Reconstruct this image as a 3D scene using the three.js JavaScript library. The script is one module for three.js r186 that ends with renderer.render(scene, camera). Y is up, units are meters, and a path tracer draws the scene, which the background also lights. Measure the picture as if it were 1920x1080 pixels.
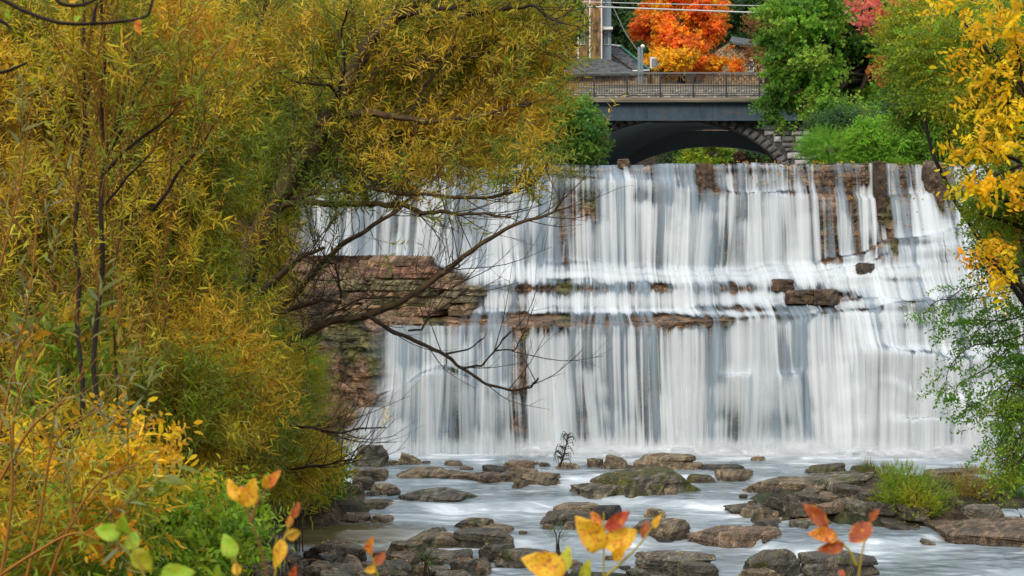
import * as THREE from 'three';
import { mergeGeometries, mergeVertices } from 'three/addons/utils/BufferGeometryUtils.js';

// ---------------------------------------------------------------- camera, sky, sun, exposure
const scene = new THREE.Scene();
const EYE = 6.89, FOCAL = 2700, HOR = 380;            // eye height above the lower river, lens in 1920-px units, level of the horizon
const camera = new THREE.PerspectiveCamera(2 * Math.atan(540 / FOCAL) * 180 / Math.PI, 16 / 9, 0.1, 900);
camera.position.set(0, EYE, 0); camera.lookAt(0, EYE, -10);
camera.setViewOffset(1920, 1080, 0, 540 - HOR, 1920, 1080);
camera.focus = 26; camera.userData.fStop = 11;
const renderer = new THREE.WebGLRenderer({ antialias: true });
renderer.toneMapping = THREE.LinearToneMapping;
renderer.toneMappingExposure = 1.45;
renderer.shadowMap.enabled = true;
{ // bright overcast sky, three times brighter overhead than at the horizon
  const w = 64, h = 32, a = new Float32Array(w * h * 4);
  for (let j = 0; j < h; j++) for (let i = 0; i < w; i++) {
    const s = Math.max(0, Math.sin(((j + 0.5) / h - 0.5) * Math.PI)), l = 1.15 * (1.5 + 1.5 * s) / 3, o = (j * w + i) * 4;
    a[o] = l * 0.97; a[o + 1] = l; a[o + 2] = l * 1.06; a[o + 3] = 1;
  }
  const t = new THREE.DataTexture(a, w, h, THREE.RGBAFormat, THREE.FloatType);
  t.mapping = THREE.EquirectangularReflectionMapping; t.magFilter = THREE.LinearFilter; t.needsUpdate = true;
  scene.background = t; scene.environment = t;
}
const sun = new THREE.DirectionalLight(0xfff0da, 1.5);
sun.position.set(-30, 62, 50); sun.target.position.set(0, 0, -40); sun.castShadow = true; sun.shadow.radius = 40;
Object.assign(sun.shadow.camera, { left: -80, right: 80, top: 80, bottom: -80, near: 1, far: 300 });
scene.add(sun, sun.target);

// ---------------------------------------------------------------- helpers
let seed = 7;
const rnd = () => { seed = (seed + 0x6D2B79F5) | 0; let t = Math.imul(seed ^ (seed >>> 15), 1 | seed); t = (t + Math.imul(t ^ (t >>> 7), 61 | t)) ^ t; return ((t ^ (t >>> 14)) >>> 0) / 4294967296; };
const rr = (a, b) => a + (b - a) * rnd(), pick = (a) => a[(rnd() * a.length) | 0];
const gauss = () => (rnd() + rnd() + rnd() + rnd() - 2) * 0.86;
const clamp = (x, a = 0, b = 1) => Math.min(b, Math.max(a, x)), lerp = (a, b, t) => a + (b - a) * t;
const smooth = (a, b, x) => { const t = clamp((x - a) / (b - a)); return t * t * (3 - 2 * t); };
const hash = (x, y, z) => { let h = Math.imul(x, 374761393) + Math.imul(y, 668265263) + Math.imul(z, 2147483647 - 61); h = Math.imul(h ^ (h >>> 13), 1274126177); h ^= h >>> 16; return (h >>> 0) / 4294967296; };
function noise(x, y = 0, z = 0) {                    // value noise, 0 to 1
  const X = Math.floor(x), Y = Math.floor(y), Z = Math.floor(z); x -= X; y -= Y; z -= Z;
  const u = x * x * (3 - 2 * x), v = y * y * (3 - 2 * y), w = z * z * (3 - 2 * z);
  const f = (k) => lerp(lerp(hash(X, Y, Z + k), hash(X + 1, Y, Z + k), u), lerp(hash(X, Y + 1, Z + k), hash(X + 1, Y + 1, Z + k), u), v);
  return w === 0 ? f(0) : lerp(f(0), f(1), w);
}
const fbm = (x, y = 0, z = 0, o = 4) => { let s = 0, a = 0.5, n = 0; for (let i = 0; i < o; i++) { s += a * noise(x, y, z); n += a; a *= 0.5; x *= 2.03; y *= 2.03; z *= 2.03; } return s / n; };
const V = (x, y, z) => new THREE.Vector3(x, y, z);
const at = (px, py, d) => V((px - 960) / FOCAL * d, EYE + (HOR - py) / FOCAL * d, -d);   // a place seen from the eye, at a distance of d metres
const used = new Map();
const numbered = (n) => { const k = used.get(n) ?? 0; used.set(n, k + 1); return k ? `${n}_${String(k).padStart(3, '0')}` : n; };
const shade = (o) => { o.castShadow = true; o.receiveShadow = true; return o; };
function thing(name, label, category, group, pos) {
  const g = new THREE.Group(); g.name = numbered(name); g.userData = { label, category }; if (group) g.userData.group = group;
  if (pos) g.position.copy(pos); scene.add(g); return g;
}
function part(parent, name, geo, mat, kind) { const m = shade(new THREE.Mesh(geo, mat)); m.name = name; if (kind) m.userData.kind = kind; parent.add(m); return m; }
function solo(name, label, category, geo, mat, group, kind) {
  const m = shade(new THREE.Mesh(geo, mat)); m.name = numbered(name); m.userData = { label, category }; if (group) m.userData.group = group; if (kind) m.userData.kind = kind; scene.add(m); return m;
}
const structure = (name, label, category, geo, mat) => solo(name, label, category, geo, mat, null, 'structure');
function build(pos, idx, uv, col) {
  const g = new THREE.BufferGeometry(); g.setAttribute('position', new THREE.Float32BufferAttribute(pos, 3));
  if (uv) g.setAttribute('uv', new THREE.Float32BufferAttribute(uv, 2));
  if (col) g.setAttribute('color', new THREE.Float32BufferAttribute(col, 3));
  g.setIndex(idx); g.computeVertexNormals(); return g;
}
function gridGeo(nu, nv, fn, col) {                 // fn(i, j) -> [x, y, z, u, v]
  const p = new Float32Array(nu * nv * 3), t = new Float32Array(nu * nv * 2), c = col && new Float32Array(nu * nv * 3), ix = [];
  for (let j = 0, k = 0; j < nv; j++) for (let i = 0; i < nu; i++, k++) {
    const q = fn(i, j); p.set(q.slice(0, 3), k * 3); t.set(q.slice(3, 5), k * 2); if (c) c.set(col(i, j, q), k * 3);
    if (i && j) { const a = k, b = k - 1, e = k - nu, f = k - nu - 1; ix.push(f, b, e, e, b, a); }
  }
  return build(p, ix, t, c);
}
function dataTex(w, h, fn, srgb = false, wrap = true) {
  const a = new Uint8Array(w * h * 4);
  for (let j = 0, o = 0; j < h; j++) for (let i = 0; i < w; i++, o += 4) {
    const q = fn(i / w, j / h, i, j);
    if (typeof q === 'number') { a[o] = a[o + 1] = a[o + 2] = clamp(q) * 255; a[o + 3] = 255; }
    else { for (let k = 0; k < 3; k++) a[o + k] = clamp(q[k]) * 255; a[o + 3] = 255; }
  }
  const t = new THREE.DataTexture(a, w, h); t.magFilter = THREE.LinearFilter; t.minFilter = THREE.LinearMipmapLinearFilter; t.generateMipmaps = true;
  if (wrap) t.wrapS = t.wrapT = THREE.RepeatWrapping; if (srgb) t.colorSpace = THREE.SRGBColorSpace; t.needsUpdate = true; return t;
}
const tiled = (f) => (u, v) => { // blends noise with itself so that it repeats without a seam
  const a = f(u, v), b = f(u - 1, v), c = f(u, v - 1), d = f(u - 1, v - 1); return lerp(lerp(a, b, u), lerp(c, d, u), v);
};
function tube(pts, radii, seg, rad, wob = 0) {        // tapered tube through points
  const cv = new THREE.CatmullRomCurve3(pts, false, 'centripetal'), p = [], t = [], ix = []; let N = V(0.31, 0.2, 0.93), len = 0, prev = null;
  for (let j = 0; j <= seg; j++) {
    const s = j / seg, c = cv.getPoint(s), T = cv.getTangent(s); N.addScaledVector(T, -N.dot(T)); if (N.lengthSq() < 1e-6) N.set(T.y, -T.x, 0.01); N.normalize(); const B = T.clone().cross(N);
    const f = s * (radii.length - 1), k = Math.min(radii.length - 2, Math.floor(f)), r0 = lerp(radii[k], radii[k + 1], f - k); if (prev) len += prev.distanceTo(c); prev = c;
    for (let i = 0; i <= rad; i++) {
      const a = i / rad * Math.PI * 2, r = r0 * (wob ? 1 + wob * (noise(Math.cos(a) * 1.4 + 9 + pts[0].x * 7, Math.sin(a) * 1.4 + 5, len * 5 / Math.max(0.3, r0 * 14)) - 0.5) : 1);
      p.push(c.x + (N.x * Math.cos(a) + B.x * Math.sin(a)) * r, c.y + (N.y * Math.cos(a) + B.y * Math.sin(a)) * r, c.z + (N.z * Math.cos(a) + B.z * Math.sin(a)) * r); t.push(i / rad * Math.max(0.05, r0 * 6), len);
      if (j && i) { const q = j * (rad + 1) + i; ix.push(q - rad - 2, q - rad - 1, q - 1, q - 1, q - rad - 1, q); }
    }
  }
  return build(p, ix, t);
}
const box = (w, h, d, x = 0, y = 0, z = 0) => new THREE.BoxGeometry(w, h, d).translate(x, y, z);
const mat = (o) => new THREE.MeshStandardMaterial({ roughness: 0.85, ...o });

// ---------------------------------------------------------------- textures and materials
const grainTex = dataTex(512, 512, (() => { const f = tiled((u, v) => fbm(u * 9 + 3, v * 9 + 8, 2, 6)), g = tiled((u, v) => fbm(u * 40 + 3, v * 40 + 8, 5, 3)); return (u, v) => { const n = f(u, v), m = g(u, v), k = clamp(0.25 + (n - 0.5) * 1.5 + (m - 0.5) * 0.9 + 0.45); return [k, k * 0.985, k * 0.95]; }; })(), true);
const strataTex = dataTex(512, 512, (() => { const f = tiled((u, v) => fbm(u * 3 + 1, v * 34 + 8, 2, 4)), g = tiled((u, v) => fbm(u * 16 + 3, v * 30 + 8, 5, 5)); return (u, v) => clamp((f(u, v) - 0.5) * 1.3 + (g(u, v) - 0.5) * 1.3 + 0.5); })());
const rockMat = mat({ vertexColors: true, map: grainTex, bumpMap: grainTex, bumpScale: 0.05, roughness: 0.75 });
const cliffMat = mat({ vertexColors: true, map: grainTex, bumpMap: strataTex, bumpScale: 0.07, roughness: 0.6 });
const barkTex = dataTex(256, 512, (() => { const f = tiled((u, v) => fbm(u * 16, v * 6, 3, 4)), g = tiled((u, v) => fbm(u * 5 + 7, v * 7 + 2, 9, 4)); return (u, v) => { const n = f(u, v), l = smooth(0.56, 0.64, g(u, v)); const b = 0.25 + n * 0.45; return [lerp(b, 0.55, l * 0.55), lerp(b * 0.87, 0.6, l * 0.55), lerp(b * 0.66, 0.42, l * 0.55)]; }; })(), true);
const barkBump = dataTex(256, 512, (() => { const f = tiled((u, v) => fbm(u * 18, v * 5, 3, 4)); return (u, v) => f(u, v); })());
const barkMat = mat({ map: barkTex, color: 0x9a8c74, bumpMap: barkBump, bumpScale: 0.02, roughness: 0.9 });
const darkBark = mat({ map: barkTex, color: 0x57493c, bumpMap: barkBump, bumpScale: 0.02, roughness: 0.9 });
const twigMat = mat({ color: 0x3b2c1c, roughness: 0.9 });
const goldTwig = mat({ color: 0x8a5c14, roughness: 0.8 });
const leafMat = new THREE.MeshPhysicalMaterial({ vertexColors: true, roughness: 0.85, specularIntensity: 0.35, transmission: 0.55, thickness: 0, side: THREE.DoubleSide });
const waxyLeaf = new THREE.MeshPhysicalMaterial({ vertexColors: true, roughness: 0.5, transmission: 0, side: THREE.DoubleSide });
const soilMat = mat({ vertexColors: true, map: grainTex, bumpMap: grainTex, bumpScale: 0.1, roughness: 1 });

// ---------------------------------------------------------------- ground
const interp = (tab, x) => { if (x <= tab[0][0]) return tab[0][1]; for (let i = 1; i < tab.length; i++) if (x <= tab[i][0]) return lerp(tab[i - 1][1], tab[i][1], (x - tab[i - 1][0]) / (tab[i][0] - tab[i - 1][0])); return tab[tab.length - 1][1]; };
const edgeLeft = [[14, -4], [26, -5.0], [32, -5.6], [37, -4.6], [40, -5.5], [45, -12]], edgeRight = [[10, 9], [20, 11], [30, 12.4], [38, 13.6], [40, 14.6], [45, 17]];
const upLeft = [[44, -10], [48, -6], [56, 1], [66, 3.5], [76, 4], [92, 4.6], [130, 0]], upRight = [[44, 12], [46.5, 9.6], [60, 11.2], [76, 13.2], [92, 18], [130, 26]];
const bars = [[8.6, 33.4, 3.6, 1.6, 0.02], [9.8, 35.4, 2.6, 1.2, 0.06], [-3.6, 27.2, 2.6, 1.3, -0.26], [-4.6, 33.8, 1.4, 2.2, -0.02], [1.7, 27.6, 1.3, 0.8, -0.34]];
function ground(x, d) {
  const n = (fbm(x * 0.35 + 40, d * 0.35 + 9, 0, 4) - 0.5) * 0.7;
  const slope = Math.max(-0.55, 5.15 - 0.262 * d - Math.max(0, x - 3) * 0.05);
  const low = Math.max(slope, -0.55 + Math.min(7, Math.max(0, interp(edgeLeft, d) - x) * 0.75), -0.55 + Math.min(9, Math.max(0, x - interp(edgeRight, d)) * 0.7)) + (d > 22 && x > -5 && x < 13 ? n * 0.2 : n * 0.6);
  if (d < 43.8) {
    let e = low; // gravel bars: [x, d, half width, half depth, top]
    for (const [bx, bd, bw, bh, top] of bars) { const q = Math.hypot((x - bx) / bw, (d - bd) / bh) + (fbm(x * 1.2, d * 1.2, 6, 3) - 0.5) * 0.7; e = Math.max(e, lerp(-0.6, top + n * 0.25, smooth(1.15, 0.75, q))); }
    return e;
  }
  const l = interp(upLeft, d) - x, r = x - interp(upRight, d), b = Math.max(0, l, r);
  let high = 7.55 + Math.min(lerp(0.25, 4.2, smooth(46, 74, d)), b * 0.6) + Math.min(6, Math.max(0, b - 9) * 0.3) + (b > 0 ? n * 0.6 : 0);
  high += smooth(108, 190, d) * 34;
  return lerp(low, high, smooth(44.0, 44.9, d));
}
{
  const xs = [], ds = [];
  for (let x = -220; x <= 220; x += Math.abs(x) < 26 ? 0.5 : Math.abs(x) < 60 ? 2 : 10) xs.push(x);
  for (let d = -120; d <= 320; d += d < -6 ? 6 : d < 43.5 ? 0.5 : d < 45.5 ? 0.15 : d < 80 ? 0.6 : d < 120 ? 2 : 8) ds.push(d);
  const g = gridGeo(xs.length, ds.length, (i, j) => [xs[i], ground(xs[i], ds[j]), -ds[j], xs[i] / 2.3, ds[j] / 2.3], (i, j) => {
    const n = fbm(xs[i] * 0.9, ds[j] * 0.9, 3, 4), m = noise(xs[i] * 0.2 + 5, ds[j] * 0.2), g2 = smooth(0.45, 0.6, n * 0.6 + m * 0.4);
    return [lerp(0.10, 0.055, g2), lerp(0.066, 0.075, g2), lerp(0.035, 0.02, g2)];
  });
  structure('ground', 'leaf littered brown earth of the river banks', 'ground', g, soilMat);
}

// ---------------------------------------------------------------- the cliff and the falls
// profile of the rock at a few places along the falls: picture column, then the height and depth of each lip and foot as seen from the eye
const KN = 11;
const stations = [
  [380, 312, 44.4, 345, 44.0, 352, 43.6, 470, 43.2, 500, 42.8, 560, 42.4, 592, 40.9, 690, 40.7, 694, 40.5, 846, 40.2],
  [600, 312, 44.4, 350, 44.0, 362, 43.4, 470, 42.9, 500, 42.6, 560, 42.3, 592, 40.7, 690, 40.5, 694, 40.3, 846, 40.1],
  [720, 312, 44.4, 340, 44.1, 350, 43.6, 468, 43.0, 512, 42.6, 565, 42.2, 597, 40.5, 738, 40.3, 742, 39.9, 846, 39.7],
  [830, 312, 44.4, 352, 44.0, 360, 43.6, 480, 42.9, 528, 42.4, 580, 42.1, 604, 40.4, 690, 40.1, 694, 40.0, 846, 39.8],
  [950, 312, 44.4, 335, 44.1, 352, 43.7, 488, 43.0, 538, 42.2, 582, 41.9, 610, 40.3, 730, 40.02, 734, 39.97, 846, 39.75],
  [1060, 312, 44.4, 330, 44.1, 337, 43.7, 494, 43.3, 540, 42.2, 582, 41.9, 611, 40.3, 760, 40.02, 764, 39.97, 846, 39.75],
  [1200, 312, 44.4, 330, 44.1, 338, 43.7, 500, 43.4, 544, 42.1, 583, 41.8, 612, 40.3, 740, 40.02, 744, 39.97, 846, 39.75],
  [1330, 311, 44.4, 345, 44.2, 360, 43.8, 503, 43.4, 540, 42.1, 578, 41.8, 606, 40.2, 700, 39.98, 704, 39.93, 846, 39.75],
  [1450, 310, 44.4, 362, 44.25, 366, 43.95, 502, 43.6, 536, 42.2, 570, 41.8, 600, 40.2, 705, 40.0, 709, 39.88, 846, 39.7],
  [1600, 310, 44.4, 366, 44.25, 372, 43.95, 490, 43.5, 536, 42.2, 566, 41.7, 590, 40.6, 648, 40.1, 654, 39.95, 846, 39.6],
  [1690, 310, 44.4, 370, 44.3, 376, 44.0, 446, 43.4, 520, 42.2, 560, 41.6, 578, 41.0, 650, 40.7, 660, 40.55, 846, 39.4],
  [1790, 312, 44.4, 360, 44.2, 370, 43.9, 440, 43.2, 510, 42.2, 560, 41.6, 580, 41.1, 650, 40.8, 660, 40.7, 846, 39.2],
  [1880, 312, 44.4, 350, 44.2, 360, 43.9, 430, 43.2, 500, 42.2, 550, 41.6, 580, 41.1, 650, 40.9, 660, 40.8, 846, 39.2],
  [2100, 300, 44.4, 340, 44.2, 350, 43.9, 430, 43.2, 500, 42.2, 550, 41.6, 580, 41.1, 660, 40.2, 710, 39.9, 846, 39.6],
];
const profiles = stations.map((s) => {               // in metres: [x, [[y, d], ...]]
  const pts = []; for (let k = 1; k < s.length; k += 2) pts.push([EYE + (HOR - s[k]) / FOCAL * s[k + 1], s[k + 1]]);
  return [(s[0] - 960) / FOCAL * 42, pts];
});
function profileAt(x) {
  let i = 1; while (i < profiles.length - 1 && profiles[i][0] < x) i++;
  const [xa, a] = profiles[i - 1], [xb, b] = profiles[i]; let t = clamp((x - xa) / (xb - xa)); t = t * t * (3 - 2 * t);
  const pts = a.map((p, k) => [lerp(p[0], b[k][0], t), lerp(p[1], b[k][1], t)]);
  for (let k = 1; k < pts.length - 1; k++) {          // broken edges: each ledge wanders on its own
    const lo = k % 2 ? 0.22 : 0.14;
    pts[k][0] += (noise(x * 1.3, k * 7.7) - 0.5) * lo + (Math.floor(noise(x * 0.9 + 30, k * 3.1) * 4) / 4 - 0.4) * lo;
    pts[k][1] += (noise(x * 0.8 + 11, Math.floor((k + 1) / 2) * 5.3) - 0.5) * 0.34 + (noise(x * 3 + 4, Math.floor((k + 1) / 2) * 5.3) - 0.5) * 0.16;
  }
  for (const k of [7, 8]) { const t = (pts[k][0] - pts[6][0]) / (pts[9][0] - pts[6][0]), bul = Math.max(smooth(8.6, 10.6, x), smooth(0.56, 0.74, noise(x * 1.3 + 3, 41))); pts[k][1] = lerp(lerp(pts[6][1], pts[9][1], t), pts[k][1] - (k - 7) * 0.14, bul); } // the lower ledge juts out only here and there
  pts[0][0] += (noise(x * 0.8, 77) - 0.5) * 0.05;
  return [[pts[0][0] - 0.02, 46.5], ...pts, [pts[pts.length - 1][0] - 0.7, pts[pts.length - 1][1] - 0.15]];
}
function walk(poly, n) {                             // n points evenly along a polyline
  const L = [0]; for (let i = 1; i < poly.length; i++) L.push(L[i - 1] + Math.hypot(poly[i][0] - poly[i - 1][0], poly[i][1] - poly[i - 1][1]));
  const out = []; let k = 1; for (let i = 0; i < n; i++) { const s = i / (n - 1) * L[L.length - 1]; while (k < L.length - 1 && L[k] < s) k++; const t = (s - L[k - 1]) / (L[k] - L[k - 1] || 1); out.push([lerp(poly[k - 1][0], poly[k][0], t), lerp(poly[k - 1][1], poly[k][1], t), s]); }
  return out;
}
function stairs(p, x) {                              // breaks the gentler stretches into small steps that wander along the falls
  const out = [], right = smooth(8.6, 10.6, x);
  for (let i = 0; i < p.length; i++) {
    out.push(p[i]); const n = { 4: 3, 6: 2, 9: 3 }[i]; if (!n) continue;
    const [ya, da] = p[i], dy = p[i + 1][0] - ya, dd = p[i + 1][1] - da, str = i === 4 ? 0.35 + 0.65 * right : right;
    for (let k = 1; k <= n; k++) {
      const j = ((noise(x * 0.8 + i * 7.1 + k * 3.3, 5) - 0.5) * 0.6 + (noise(x * 2.9 + i * 3.1, k) - 0.5) * 0.3) / n, v = ((noise(x * 0.7 + k * 9, i) - 0.5) * 0.8 + (Math.floor(noise(x * 1.3 + k * 5, i + 9) * 3) / 3 - 0.33) * 0.35) / n;
      const ty = (k - 1 + 0.08) / n + (k > 1 ? v : 0), td = clamp((k - 0.1) / n + j, 0, 0.98), by = k / n + v, bd = clamp(k / n + j);
      out.push([ya + dy * lerp((k - 0.5) / n, ty, str), da + dd * lerp((k - 0.5) / n, td, str)]); if (k < n) out.push([ya + dy * lerp(k / n, by, str), da + dd * lerp(k / n, bd, str)]);
    }
  }
  return out;
}
const X0 = -13, X1 = 19;
{
  const nu = 800, nv = 220, cols = []; for (let i = 0; i < nu; i++) { const x = lerp(X0, X1, i / (nu - 1)); cols.push([x, walk(stairs(profileAt(x), x), nv)]); }
  const layer = (y) => y * 5.2 + (noise(y * 2.1) - 0.5) * 1.4;
  const g = gridGeo(nu, nv, (i, j) => {
    const [x, w] = cols[i], [y, d, s] = w[j], ly = layer(y + (noise(x * 0.5, 3) - 0.5) * 0.06), L = Math.floor(ly), f = ly - L;
    const jut = (noise(x * 1.1 + L * 13.7, L * 3.3) - 0.5) * 0.22 + (noise(x * 4.1 + L * 5.1, L * 9.3) - 0.5) * 0.1 - (f < 0.16 ? 0.07 : 0) + (fbm(x * 7, y * 7, d * 7, 3) - 0.5) * 0.06;
    return [x, y + (noise(x * 5, d * 5) - 0.5) * 0.05, -(d - jut), x / 2.2, s / 2.2];
  }, (i, j, q) => {
    const y = q[1], x = q[0], L = Math.floor(layer(y)), n = noise(L * 4.7, x * 0.35), m = fbm(x * 1.3, y * 1.6, 4, 4), b = 0.62 + n * 0.65, mo = smooth(0.56, 0.64, m) * 0.8;
    return [lerp(0.30 * b, 0.10, mo), lerp(0.185 * b, 0.125, mo), lerp(0.11 * b, 0.025, mo)];
  });
  structure('cliff', 'stepped brown limestone cliff behind the falling water', 'cliff', g, cliffMat);
}
// where the water is thick and white (more) or thin so that rock shows (less): [x, y, half width, half height, amount], each first read off against the eye
const marks = [
  [1160, 322, 160, 10, -0.3], [1480, 335, 130, 24, -0.16], [1700, 452, 50, 7, -0.5], [1560, 488, 40, 6, -0.3], [1740, 478, 40, 14, -0.35], [1660, 520, 60, 6, -0.45], [1780, 560, 60, 8, -0.35], [1700, 610, 80, 8, -0.3], [1800, 640, 70, 10, -0.25], [1640, 690, 40, 40, -0.2], [1200, 515, 420, 14, 0.5], [1000, 505, 140, 16, 0.3], [1150, 340, 190, 20, 0.25], [1230, 430, 130, 70, 0.35], [1420, 430, 60, 60, 0.12], [930, 440, 60, 60, 0.15], [800, 470, 60, 40, 0.15],
  [1110, 385, 16, 45, -0.4], [1186, 420, 14, 50, -0.45], [1000, 460, 26, 40, -0.35], [1358, 450, 28, 60, -0.5], [1322, 345, 22, 40, -1.1], [1400, 320, 60, 8, -0.3], [1560, 330, 90, 24, -0.35], [1590, 365, 14, 50, -0.5],
  [1655, 380, 13, 75, -1.3], [1690, 345, 11, 60, -0.9], [1692, 430, 8, 30, -0.4], [1757, 350, 20, 60, -1.6], [1620, 470, 50, 36, -0.25], [1540, 440, 14, 70, -0.3], [1470, 440, 10, 60, -0.35],
  [1850, 430, 60, 120, 0.55], [1680, 540, 190, 60, 0.26], [1740, 490, 90, 50, 0.2], [1600, 505, 80, 12, 0.5], [1780, 700, 150, 170, 0.36], [1590, 730, 90, 120, 0.34], [1660, 640, 160, 30, 0.25],
  [1050, 538, 190, 9, -0.7], [1430, 540, 100, 9, -0.5], [1560, 552, 60, 12, -0.9], [1150, 565, 260, 14, 0.4], [1010, 598, 230, 12, -0.75], [1270, 600, 80, 10, -0.55], [1420, 578, 120, 9, -0.55], [1300, 602, 70, 10, -0.7], [1650, 575, 110, 9, -0.55], [1480, 590, 60, 10, -0.5], [1240, 584, 400, 4, 0.5],
  [1010, 620, 300, 10, -0.25], [750, 720, 30, 120, 0.25], [820, 740, 26, 90, 0.35], [930, 720, 20, 100, 0.15], [1025, 740, 15, 90, 0.3], [1090, 740, 16, 110, -0.35], [1060, 800, 50, 40, -0.12], [960, 790, 30, 50, -0.2], [1150, 760, 20, 80, -0.2], [1205, 770, 14, 70, -0.3],
  [1285, 730, 38, 110, 0.5], [1240, 740, 12, 110, 0.2], [1362, 700, 12, 130, -0.12], [1430, 790, 70, 50, -0.5], [1360, 800, 26, 50, -0.25], [1465, 665, 34, 44, -0.35], [1500, 760, 12, 60, -0.3], [880, 640, 60, 40, -0.12], [690, 790, 30, 40, 0.25],
  [1280, 840, 900, 18, 0.7], [640, 420, 60, 60, -0.15], [690, 430, 14, 40, -0.35], [745, 420, 14, 50, -0.3], [870, 400, 20, 60, -0.3],
].map(([a, b, c, e, f]) => { const d = interp([[310, 44.2], [500, 43.2], [560, 42], [610, 40.4], [850, 39.8]], b), p = at(a, b, d); return [p.x, p.y, c / FOCAL * d, e / FOCAL * d, f]; });
const reach = (x, y) => {                            // where there is water at all
  const py = HOR - (y - EYE) / 42 * FOCAL;
  const left = py < 480 ? -6.4 : py < 600 ? lerp(-3.0, -1.2, smooth(478, 520, py)) : py < 740 ? lerp(-3.75, -3.6, (py - 600) / 140) + 0.12 * noise(y * 9) : -3.8 - 0.75 * smooth(738, 800, py) - 0.2 * noise(y * 5);
  const rivulet = 0;
  const right = 14.6, e = 0.22 + 0.3 * noise(y * 4, 3);
  return Math.max(rivulet, smooth(left - e, left + e, x) * smooth(right + 0.4, right - 0.4, x));
};
const heads = []; for (let k = 0; k < 210; k++) { const up = rnd() < 0.45, x = rr(up ? -6 : -3.8, 14.4); heads.push([x, up ? rr(5.6, 7.75) : rr(0.5, 3.1), rr(0.08, 0.4), rr(0.1, 0.34), rr(0.4, 1.8)]); } // where a stream strikes a knob of rock, swells and falls on
const rawAmount = (x, y) => {
  let a = 0.5; for (const [mx, my, w, h, k] of marks) { const u = (x - mx) / w, v = (y - my) / h, q = u * u + v * v; if (q < 6) a += k * Math.exp(-q * 1.1); }
  for (const [hx, hy, w, k, l] of heads) { const dx = (x - hx) / w, t = hy - y - dx * dx * 0.05 + (noise(x * 9, hx * 7) - 0.5) * 0.16; if (t > -0.5 && Math.abs(dx) < 2.6) a += t > 0 ? k * Math.exp(-dx * dx * 1.3 / (1 + t * 0.35)) * smooth(0, 0.26, t) * Math.exp(-t / l) : -0.22 * k * Math.exp(-dx * dx * 1.3) * smooth(-0.5, 0, t); }
  return a;
};
const GX = 760, GY = 320, cache = new Float32Array(GX * GY); for (let j = 0; j < GY; j++) for (let i = 0; i < GX; i++) cache[j * GX + i] = rawAmount(-7.2 + i * 0.03, -0.7 + j * 0.03);
const waterAmount = (x, y) => { const u = clamp((x + 7.2) / 0.03, 0, GX - 1.01), v = clamp((y + 0.7) / 0.03, 0, GY - 1.01), i = u | 0, j = v | 0, o = j * GX + i; return lerp(lerp(cache[o], cache[o + 1], u - i), lerp(cache[o + GX], cache[o + GX + 1], u - i), v - j); };
function curtainPath(x, out, n) {
  const p = stairs(profileAt(x), x), q = p.slice(0, -1).map(([y, d], k) => [y + 0.06, d - (k ? 0.2 : 0) - out]);
  q[q.length - 1][0] -= 0.25;
  const w = walk(q, n), r = w.map((c) => c.slice());
  for (let pass = 0; pass < 2; pass++) { for (let i = 2; i < n - 2; i++) { r[i][0] = (w[i - 2][0] + w[i - 1][0] + w[i][0] * 2 + w[i + 1][0] + w[i + 2][0]) / 6; r[i][1] = (w[i - 2][1] + w[i - 1][1] + w[i][1] * 2 + w[i + 1][1] + w[i + 2][1]) / 6; } for (let i = 0; i < n; i++) { w[i][0] = r[i][0]; w[i][1] = r[i][1]; } }
  return w;
}
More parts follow.
